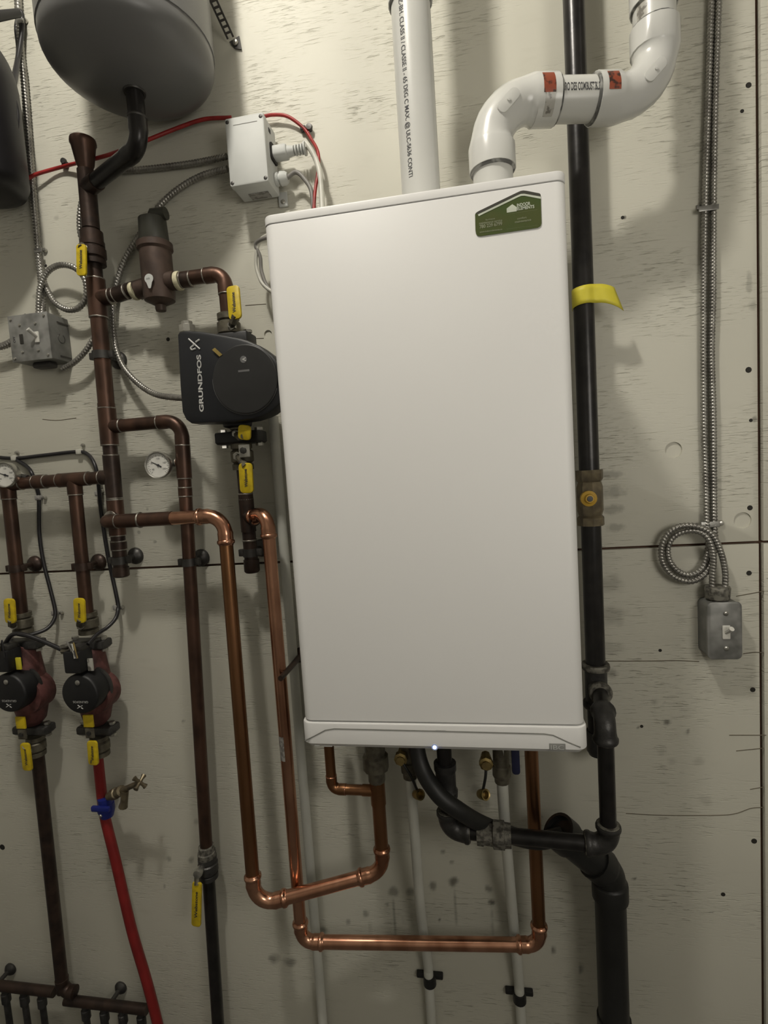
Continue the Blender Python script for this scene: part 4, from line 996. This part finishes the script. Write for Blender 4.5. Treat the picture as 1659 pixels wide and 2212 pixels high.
MB().sweep([q2, q2 - UP * 0.03 - XA * 0.006, q2 - UP * 0.042 - XA * 0.010], [0.009, 0.009, 0.011], 10).build('spout', 'brass_dull', dc_)
wx, wy, wz = basis(bd, UP)
for a in range(4):
    th = a * PI / 2 + 0.5; qd = wy * math.cos(th) + wz * math.sin(th)
    MB().sweep([q3, q3 + qd * 0.010, q3 + qd * 0.018], [0.004, 0.004, 0.0062], 8).build('wheel_arm', 'brass_dull', dc_)
# dark drop below the left pump, ending in the floor manifold
dp = thing('dark_drop_pipe', P(140, 2140, 0.05), 'dark copper pipe dropping from the leftmost small pump', 'pipe')
k_a, k_b = P(78, 1600, 0.056), P(136, 2140, 0.052)
tube('pipe', [k_a, k_b], LR * 1.02, 'copper_dark', dp, 18)
kx = slide(k_b, 170)
elbow('elbow', k_a, k_b, kx, 0.022, 0.014, LR, 'copper_dark', dp, 'sweat')
def floor_manifold(label, u0, v0, u1, stubs, plug):
    a = P(u0, v0, 0.052); b = slide(a, u1); t = thing('floor_manifold', a, label, 'manifold', 'dark pipe manifolds low on the wall')
    tube('pipe', [a, b], LR * 0.85, 'copper_dark', t, 16)
    for u in stubs:
        q = slide(a, u); MB().lathe(q, -UP, [(0, 0.009), (0.02, 0.009), (0.021, 0.0115), (0.045, 0.0115), (0.046, 0.008), (q.z - FLR, 0.008)], 12).build('outlet', 'iron_fitting', t)
    pq = P(*plug, 0.0)
    MB().lathe(pq, OUT, [(0, 0.017), (0.004, 0.017), (0.010, 0.012), (0.013, 0.006), (0.045, 0.006)], 18).build('bell_hanger', 'steel_dark', t)
floor_manifold('dark pipe manifold with outlets beside the red pipe at the floor', 142, 2160, 318, (183, 223, 263, 303), (262, 2132))
floor_manifold('dark pipe manifold with outlets in the bottom left corner', -60, 2122, 118, (10, 50, 88), (24, 2092))
ball_valve('yellow lever hanging alone beside the long dark pipe', Ld - UP * 0.045, UP, 0.055, LR * 1.05, 'iron_fitting', (P(426, 1905, 0.085), P(424, 2000, 0.085)), hw=0.024, stem_dir=(OUT - XA).normalized())
MB().lathe(P(430, 1883, 0.078), OUT, [(-0.02, 0.008), (0.004, 0.0115), (0.010, 0.010), (0.012, 0.003)], 14).build('chrome_nut', 'zinc', bpy.data.objects[[o.name for o in bpy.data.objects if o.get('label', '').startswith('yellow lever hanging alone')][0]])
ball_valve('yellow handle pointing up on the riser above the cable loop', hp(548), axh, 0.050, HR, 'copper_dark', (P(176, 528, 0.105), P(177, 596, 0.105)), hw=0.023)

# ================================================================== electrical boxes
# left grey switch box
def box_thing(name, label, cat, pts, d, m_front, m_side, grp=None):
    """pts: front face corners TL, TR, BR, BL in the photo; the box reaches back to the wall"""
    q = [P(u, v, d) for u, v in pts]; c = sum(q, Vector()) / 4
    w = ((q[1].x - q[0].x) + (q[2].x - q[3].x)) / 2; h = ((q[0].z - q[3].z) + (q[1].z - q[2].z)) / 2
    t = thing(name, Vector((c.x, 0, c.z)), label, cat, grp)
    return t, c, w, h
LBD = 0.066
lbx, c, w, h = box_thing('switch_box', 'grey steel box with white toggle and armoured cables at the left', 'switch box', ((18, 683), (103, 673), (112, 775), (27, 783)), LBD, None, None, 'grey steel switch boxes')
MB().box(Vector((c.x, -LBD / 2, c.z)), XA, UP, OUT, w * 0.985, h * 0.985, LBD - 0.003, 0.002).build('housing', 'box_side', lbx)
cv = MB().box(c, XA, UP, OUT, w, h, 0.003, 0.0008).build('cover', 'box_grey', lbx)
for sx_, sz_ in ((-.42, .42), (.42, .42), (-.42, -.42), (.42, -.42), (-.21, .28), (.19, .28), (-.21, -.30), (.19, -.30)):
    screw(lbx, c + XA * w * sx_ + UP * h * sz_ + OUT * 0.0015, 0.0034, 'zinc', 'cover_screw', 0.003)
MB().box(c - XA * w * .20 - UP * h * .02 + OUT * 0.002, XA, UP, OUT, 0.009, 0.022, 0.002, 0.0005).build('pilot_window', 'hole_dark', lbx)
text('cover_print', 'OFF', c - XA * w * .36 - UP * h * .08 + OUT * 0.0016, UP, -XA, 0.006, 'ink', lbx)
tgb = MB().box(c + XA * w * .20 - UP * h * .02 + OUT * 0.003, XA, UP, OUT, 0.011, 0.025, 0.004, 0.001).build('toggle_frame', 'toggle', lbx)
MB().sweep([c + XA * w * .20 + OUT * 0.004, c + XA * w * .18 + UP * 0.006 + OUT * 0.014, c + XA * w * .16 + UP * 0.012 + OUT * 0.022], [0.0045, 0.0042, 0.0048], 8).build('toggle_lever', 'toggle', lbx)
rs = c + XA * (w * 0.4935); rs.y = -0.03
MB().rings([[rs + XA * (0.0002 + 0.0006 * math.sin(t)) + (UP * math.cos(a) + OUT * math.sin(a)) * (0.0105 + 0.0006 * math.cos(t)) for t in [2 * PI * j / 5 for j in range(5)]] for a in [math.radians(25 + 300 * i / 20) for i in range(21)]]).build('knockout', 'steel_dark', lbx)
for zz in (0.34, -0.40):
    MB().box(rs + UP * h * zz + XA * 0.0004 - OUT * 0.008, XA, UP, OUT, 0.0012, 0.004, 0.034).build('pressed_rib', 'steel_dark', lbx)
MB().box(Vector((c.x + 0.004, -0.034, c.z - h / 2 - 0.006)), XA, UP, OUT, 0.05, 0.014, 0.026, 0.004).build('cable_connector', 'steel_dark', lbx)
screw(lbx, Vector((c.x - w * .15, -LBD + 0.012, c.z + h / 2 + 0.003)), 0.003, 'zinc', 'cover_screw')
lbc = c
# right switch box
RBD = 0.046
rb, c, w, h = box_thing('switch_box', 'rounded grey steel box with one white toggle under the cables at the right', 'switch box', ((1528, 1302), (1605, 1299), (1604, 1424), (1528, 1427)), RBD, None, None, 'grey steel switch boxes')
MB().prism(Vector((c.x, 0, c.z)), XA, UP, OUT, rrect(w * .98, h * .985, 0.012, 5), 0.0, RBD - 0.003, 0.0).build('housing', 'box_side', rb)
MB().prism(Vector((c.x, 0, c.z)), XA, UP, OUT, rrect(w, h, 0.011, 5), RBD - 0.004, RBD, 0.0028).build('cover', 'box_grey', rb)
tc = c + OUT * 0.001
MB().box(tc + XA * 0.002 - UP * 0.002, XA, UP, OUT, 0.0145, 0.028, 0.003, 0.001).build('toggle_frame', 'toggle', rb)
MB().sweep([tc + XA * 0.002 - UP * 0.002, tc + XA * 0.004 + UP * 0.005 + OUT * 0.010, tc + XA * 0.005 + UP * 0.010 + OUT * 0.016], [0.0046, 0.0044, 0.005], 8).build('toggle_lever', 'toggle', rb)
for s in (1, -1): screw(rb, c + UP * s * 0.036 + XA * 0.002, 0.0048, 'zinc', 'cover_screw', 0.002)
cn = P(1550, 1282, 0.026)
MB().lathe(Vector((cn.x, cn.y, c.z + h / 2 - 0.002)), UP, [(0, 0.016), (0.005, 0.022), (0.016, 0.023), (0.026, 0.024), (0.030, 0.022), (0.030, 0.004)], 14).build('cable_connector', 'iron_dope', rb)
# white control box
WBD = 0.078
wb, c, w, h = box_thing('control_box', 'white plastic control box with plug and cables above the boiler corner', 'control box', ((485, 255), (571, 243), (578, 392), (497, 404)), WBD, None, None)
MB().box(Vector((c.x, -(WBD + 0.008) / 2, c.z)), XA, UP, OUT, w * .985, h * .99, WBD - 0.012, 0.003).build('base', 'white_plastic', wb)
lid = MB().box(c - OUT * 0.008, XA, UP, OUT, w, h, 0.018, 0.003).build('lid', 'white_plastic', wb)
for sx_, sz_ in ((-.43, .44), (.43, .44), (-.43, -.45), (.43, -.45)):
    screw(lid, c + XA * w * sx_ + UP * h * sz_ + OUT * 0.0005, 0.0042, 'steel_dark', 'lid_screw', 0.0012)
MB().box(c + UP * h * .38 + XA * 0.002 + OUT * 0.001, XA, UP, OUT, w * .62, 0.0012, 0.0006).build('lid_line', 'crease_grey', lid)
MB().box(Vector((c.x + 0.004, -0.030, c.z - h / 2 - 0.0002)), XA, OUT, UP, 0.045, 0.024, 0.0012).build('rating_label', 'tape_grey', wb)
MB().box(Vector((c.x + w * .55, -0.004, c.z - h * .52)), XA, UP, OUT, 0.02, 0.03, 0.006, 0.001).build('mounting_foot', 'white_plastic', wb)
screw(wb, Vector((c.x + w * .55, -0.007, c.z - h * .56)), 0.005, 'zinc', 'mounting_screw')
rx_ = c.x + w / 2
MB().prism(Vector((rx_, -0.036, c.z + h * .06)), OUT, UP, XA, rrect(0.034, 0.036, 0.006, 3), -0.001, 0.0035, 0.001).build('socket_inlet', 'hole_dark', wb)
MB().box(Vector((rx_, -0.048, c.z + h * .36)), XA, UP, OUT, 0.001, 0.008, 0.010).build('inlet_mark', 'ink', wb)
gl0 = Vector((rx_, -0.030, c.z - h * .30))
MB().lathe(gl0, XA, [(0, 0.0135), (0.006, 0.0135), (0.007, 0.0105), (0.010, 0.0105), (0.011, 0.0145), (0.022, 0.0135), (0.027, 0.010), (0.027, 0.006)], 12).build('cable_gland', 'white_plastic', wb)
for zz in (-0.02, 0.10):
    MB().lathe(Vector((c.x - w / 2, -0.030, c.z - h * (zz + 0.02))), -XA, [(0, 0.010), (0.004, 0.010), (0.005, 0.007), (0.012, 0.0075)], 10).build('side_connector', 'zinc', wb)
wbc, wbw, wbh = c.copy(), w, h
# plug and its cord
plug = thing('power_plug', Vector((rx_, -0.036, c.z + h * .06)), 'white power plug in the control box side with its cord dropping behind the boiler', 'plug')
p0 = Vector((rx_ + 0.0035, -0.036, c.z + h * .06)); pe = P(648, 300, 0.036); pdv = (pe - p0).normalized()
MB().prism(p0, OUT, UP, XA, rrect(0.030, 0.024, 0.007, 3), 0, 0.030, 0.004).build('plug_body', 'white_plastic', plug)
b = MB().sweep([p0 + XA * 0.026, p0 + XA * 0.036 + UP * 0.0, p0 + XA * 0.044], [0.0125, 0.0105, 0.0095], 14); b.build('plug_neck', 'white_plastic', plug)
for i in range(4):
    MB().lathe(p0 + XA * (0.046 + 0.0065 * i), XA, [(0, 0.0085 - 0.0003 * i), (0.0005, 0.0105 + (0.003 if i == 3 else 0)), (0.004, 0.0105 + (0.003 if i == 3 else 0)), (0.0045, 0.0085)], 14).build('strain_rib', 'white_plastic', plug)
def cord(name, pts, r, m, label, cat='cable', group=None, per=10):
    o = MB().sweep(spline(pts, per), r, 10).build(name, m); return tag(o, label, cat, group)
MB().sweep(spline([p0 + XA * 0.070, P(660, 308, 0.036), P(678, 335, 0.040), P(690, 370, 0.05), P(694, 410, 0.06), P(697, 470, 0.075)], 10), 0.0058, 10).build('cord', 'wire_white', plug)
cord('signal_cable', [gl0 + XA * 0.025, P(640, 372, 0.032), P(660, 390, 0.036), P(673, 415, 0.042), P(678, 470, 0.05)], 0.0046, 'wire_grey', 'grey cable bending from the lower gland of the control box')
for i, (du, dv, mm) in enumerate(((0, 0, 'wire_white'), (9, 6, 'wire_grey'))):
    cord('spare_cable', [P(640, 500, 0.08), P(588 - du / 2, 505 + dv, 0.07), P(562 - du, 520 + dv, 0.055), P(553 + du, 555, 0.05), P(557 + du, 590, 0.05), P(576 + du, 622 + dv, 0.055), P(640, 660, 0.07)], 0.0040, mm, ('white' if not i else 'grey') + ' cable loop peeking out at the boiler left edge', group='cable loops beside the boiler')
# red thermostat wires
cord('red_wire', [P(-40, 402, 0.03), P(38, 394, 0.030), P(80, 376, 0.020), P(143, 358, 0.012), P(230, 336, 0.05), P(305, 308, 0.05), P(380, 278, 0.03), P(440, 258, 0.02), P(500, 254, 0.012)], 0.0042, 'red_wire', 'red wire sagging along the wall from the left edge to the control box', per=14)
cord('red_wire', [P(560, 254, 0.012), P(590, 248, 0.014), P(622, 252, 0.014), P(655, 276, 0.010), P(672, 300, 0.014), P(687, 330, 0.03), P(687, 370, 0.04), P(680, 420, 0.05), P(678, 470, 0.06)], 0.0036, 'red_wire', 'red wire arching right of the control box down to the boiler', per=14)
def cable_clip(u, v, label, m='clip_black', su=10, sv_=0, d=0.004, w=0.012, ms='steel_dark'):
    p = P(u, v, 0.0); t = thing('cable_clip', p, label, 'clip', 'small cable clips on the wall')
    MB().box(p + OUT * 0.006, XA, UP, OUT, w, 0.010, 0.012, 0.002).build('saddle', m, t)
    q = P(u + su, v + sv_, 0.0)
    MB().lathe(q, OUT, [(0, 0.0045), (0.008, 0.0045), (0.009, 0.0075), (0.014, 0.0065), (0.0145, 0.001)], 12).build('nail_head', ms, t)
cable_clip(657, 282, 'dark clip holding the red wire right of the control box', 'clip_black', 14, -1)
cable_clip(145, 358, 'small clip holding the red wire left of the riser', 'clip_black', 0, -4)

# ================================================================== armoured and black cables
L_c = [P(20, -420, 0.012), P(42, 60, 0.012), P(52, 170, 0.012), P(64, 320, 0.012), P(76, 470, 0.012), P(84, 560, 0.012), P(90, 620, 0.016), P(91, 680, 0.028)]
bx_cable('armoured_cable', L_c, 'straight ribbed metal cable running down the far left to the grey box', 'armoured cables', r=0.0072)
lpz = [P(84, 690, 0.032), P(84, 650, 0.032), P(88, 618, 0.030), P(102, 588, 0.034), P(128, 573, 0.040), P(160, 578, 0.045), P(183, 603, 0.045), P(186, 640, 0.042), P(170, 665, 0.038), P(145, 669, 0.034), P(120, 655, 0.028), P(105, 632, 0.022), P(96, 612, 0.014), P(90, 590, 0.012), P(86, 560, 0.012)]
bx_cable('armoured_cable', lpz, 'ribbed metal cable coiled in a loop above the grey box', 'armoured cables', r=0.0062)
bx_cable('armoured_cable', [P(135, 797, 0.03), P(160, 783, 0.034), P(185, 758, 0.036), P(204, 725, 0.034), P(214, 690, 0.025), P(222, 640, 0.018), P(200, 560, 0.018), P(178, 520, 0.028), P(172, 480, 0.03), P(178, 430, 0.03), P(196, 380, 0.02)], 'ribbed metal cable rising from the grey box behind the riser', 'armoured cables', r=0.0060)
bx_cable('armoured_cable', [P(490, 338, 0.024), P(420, 352, 0.014), P(345, 362, 0.012), P(280, 368, 0.010), P(225, 372, 0.010)], 'grey ribbed cable crossing the tank shadow to the control box', 'armoured cables', r=0.0062)
bx_cable('armoured_cable', [P(492, 365, 0.024), P(440, 378, 0.018), P(390, 405, 0.014), P(345, 445, 0.012), P(300, 510, 0.012), P(268, 565, 0.012), P(250, 625, 0.014), P(244, 680, 0.016), P(248, 740, 0.02), P(265, 790, 0.03), P(300, 830, 0.045), P(340, 853, 0.070), P(395, 860, 0.108), P(415, 861, 0.122)], 'long ribbed metal cable arcing from the control box round to the main pump', 'armoured cables', r=0.0062)
bx_cable('armoured_cable', [P(-30, 755, 0.03), P(10, 746, 0.03), P(30, 735, 0.03)], 'short ribbed cable entering the grey box from the left edge', 'armoured cables', r=0.0075)
R1 = [P(1562, -500, 0.010), P(1553, -40, 0.010), P(1550, 60, 0.010), P(1545, 200, 0.010), P(1541, 420, 0.010), P(1540, 640, 0.010), P(1537, 760, 0.010), P(1541, 900, 0.010), P(1542, 1040, 0.010), P(1543, 1130, 0.012)]
R0 = [P(1547, -500, 0.010), P(1537, -40, 0.010), P(1534, 60, 0.010), P(1530, 200, 0.010), P(1523, 420, 0.010), P(1520, 640, 0.010), P(1521, 900, 0.010), P(1525, 1040, 0.010), P(1527, 1130, 0.014)]
lA = [P(1530, 1185, 0.014), P(1517, 1226, 0.016), P(1490, 1242, 0.016), P(1464, 1233, 0.016), P(1446, 1210, 0.016), P(1443, 1182, 0.018), P(1457, 1158, 0.022), P(1485, 1147, 0.028), P(1513, 1150, 0.034), P(1532, 1168, 0.036), P(1541, 1205, 0.034), P(1539, 1245, 0.030), P(1538, 1287, 0.028)]
lB = [P(1544, 1180, 0.012), P(1534, 1222, 0.016), P(1515, 1246, 0.020), P(1487, 1256, 0.020), P(1452, 1243, 0.020), P(1431, 1213, 0.020), P(1430, 1178, 0.022), P(1445, 1150, 0.026), P(1475, 1136, 0.032), P(1512, 1139, 0.036), P(1540, 1157, 0.036), P(1558, 1195, 0.034), P(1567, 1240, 0.030), P(1565, 1287, 0.028)]
bx_cable('armoured_cable', R0 + lA[0:], 'ribbed metal cable of the right pair with the outer coil above its box', 'armoured cables', r=0.0056, pitch=0.0066)
bx_cable('armoured_cable', R1 + lB[0:], 'ribbed metal cable of the right pair nearest the panel edge, with the inner coil', 'armoured cables', r=0.0056, pitch=0.0066)
st = thing('cable_clip', P(1535, 1130, 0), 'steel strap clip on the paired metal cables above the right box', 'clip', 'small cable clips on the wall')
MB().box(P(1534, 1133, 0.016), XA, UP, OUT, 0.036, 0.012, 0.004, 0.001).build('saddle', 'galvanised', st); screw(st, P(1557, 1130, 0.002), 0.006, 'zinc', 'nail_head', 0.004)
st = thing('cable_clip', P(1515, 447, 0), 'steel strap clip halfway up the paired metal cables', 'clip', 'small cable clips on the wall')
MB().box(P(1531, 449, 0.017), XA, UP, OUT, 0.036, 0.010, 0.002, 0.0006).build('saddle', 'galvanised', st); MB().box(P(1512, 447, 0.003), XA, UP, OUT, 0.012, 0.009, 0.002, 0.0006).build('strap_foot', 'galvanised', st)
for u, v, su, lab in ((82, 541, 16, 'steel strap clip on the far left metal cable above the loop'), (42, 46, 14, 'steel strap clip on the far left metal cable near the top')):
    t = thing('cable_clip', P(u, v, 0), lab, 'clip', 'small cable clips on the wall')
    MB().box(P(u, v, 0.018), XA, UP, OUT, 0.022, 0.010, 0.003, 0.001).build('saddle', 'galvanised', t); screw(t, P(u + su, v, 0.002), 0.0055, 'zinc', 'nail_head', 0.006)
cord('black_cable', [P(-30, 985, 0.006), P(30, 990, 0.006), P(90, 984, 0.006), P(165, 976, 0.006), P(190, 982, 0.008), P(205, 1005, 0.020), P(212, 1040, 0.022), P(215, 1070, 0.014), P(219, 1110, 0.008), P(233, 1200, 0.008), P(250, 1280, 0.008), P(255, 1312, 0.010), P(250, 1335, 0.03), P(232, 1355, 0.05), P(210, 1370, 0.075), P(190, 1392, 0.105)], 0.0046, 'cable_black', 'black cable from the wall clips down to the pump over the red pipe')
cord('black_cable', [P(30, 990, 0.006), P(58, 1008, 0.012), P(70, 1025, 0.020), P(80, 1055, 0.012), P(84, 1080, 0.008), P(85, 1150, 0.008), P(93, 1210, 0.008), P(108, 1270, 0.008), P(119, 1318, 0.010), P(116, 1340, 0.02), P(98, 1360, 0.04), P(60, 1372, 0.07), P(38, 1370, 0.09)], 0.0046, 'cable_black', 'black cable looping to the leftmost small pump')
cord('black_cable', [P(8, 1395, 0.09), P(25, 1372, 0.10), P(48, 1370, 0.105), P(90, 1384, 0.10), P(135, 1404, 0.10)], 0.0052, 'cable_black', 'black cable joining the two small pumps')
for u, v, su, sv_, lab in ((32, 990, 6, -12, 'white clip on the black cable by the left edge'), (172, 976, 8, -14, 'white clip on the black cable beside the riser'), (84, 1075, 14, 0, 'grey clip under the left part of the zone header'), (213, 1066, 8, -6, 'grey clip beside the riser under the zone header'),
                           (119, 1324, 15, -1, 'grey clip where the left black cable turns to its pump'), (252, 1312, 14, 0, 'grey clip where the right black cable turns to its pump')):
    t = thing('cable_clip', P(u, v, 0), lab, 'clip', 'small cable clips on the wall')
    MB().box(P(u, v, 0.007), XA, UP, OUT, 0.013, 0.013, 0.014, 0.002).build('saddle', 'tape_grey' if 'grey' in lab else 'wire_white', t)
    screw(t, P(u + su, v + sv_, 0.002), 0.0048, 'zinc', 'nail_head', 0.007)

# ================================================================== black vessel at the left edge
VD_ = 0.12; va = P(-70, 250, VD_); VRr = 0.100
ves = thing('pressure_vessel', drop(va, 390), 'black rounded pressure vessel cut by the photo left edge near the top', 'tank')
zt_, zb_ = drop(va, 62).z, drop(va, 420).z; H = zt_ - zb_
MB().lathe(Vector((va.x, va.y, zb_)), UP, [(0, 0.02), (0.004, VRr * .70), (0.014, VRr * .93), (0.030, VRr)] + [(H - 0.12 + 0.12 * math.sin(a), VRr * math.cos(a) ** 0.75 + 0.0005) for a in [PI / 2 * i / 12 for i in range(13)]], 44).build('shell', 'vessel_black', ves, 50)
MB().sweep([drop(va, 75), drop(va, 30), P(-10, 36, 0.09), P(40, 28, 0.03)], [0.018, 0.018, 0.010, 0.008], 12).build('neck', 'motor_black', ves)
cord('black_cable', [P(20, 200, 0.10), P(28, 175, 0.06), P(38, 130, 0.03), P(46, 80, 0.016), P(48, 40, 0.014), P(44, 26, 0.014), P(36, 60, 0.014), P(40, 110, 0.02), P(34, 160, 0.05), P(30, 200, 0.08), P(38, 250, 0.085), P(34, 300, 0.095)], 0.0052, 'cable_black', 'black cable folded over a hook beside the black vessel')
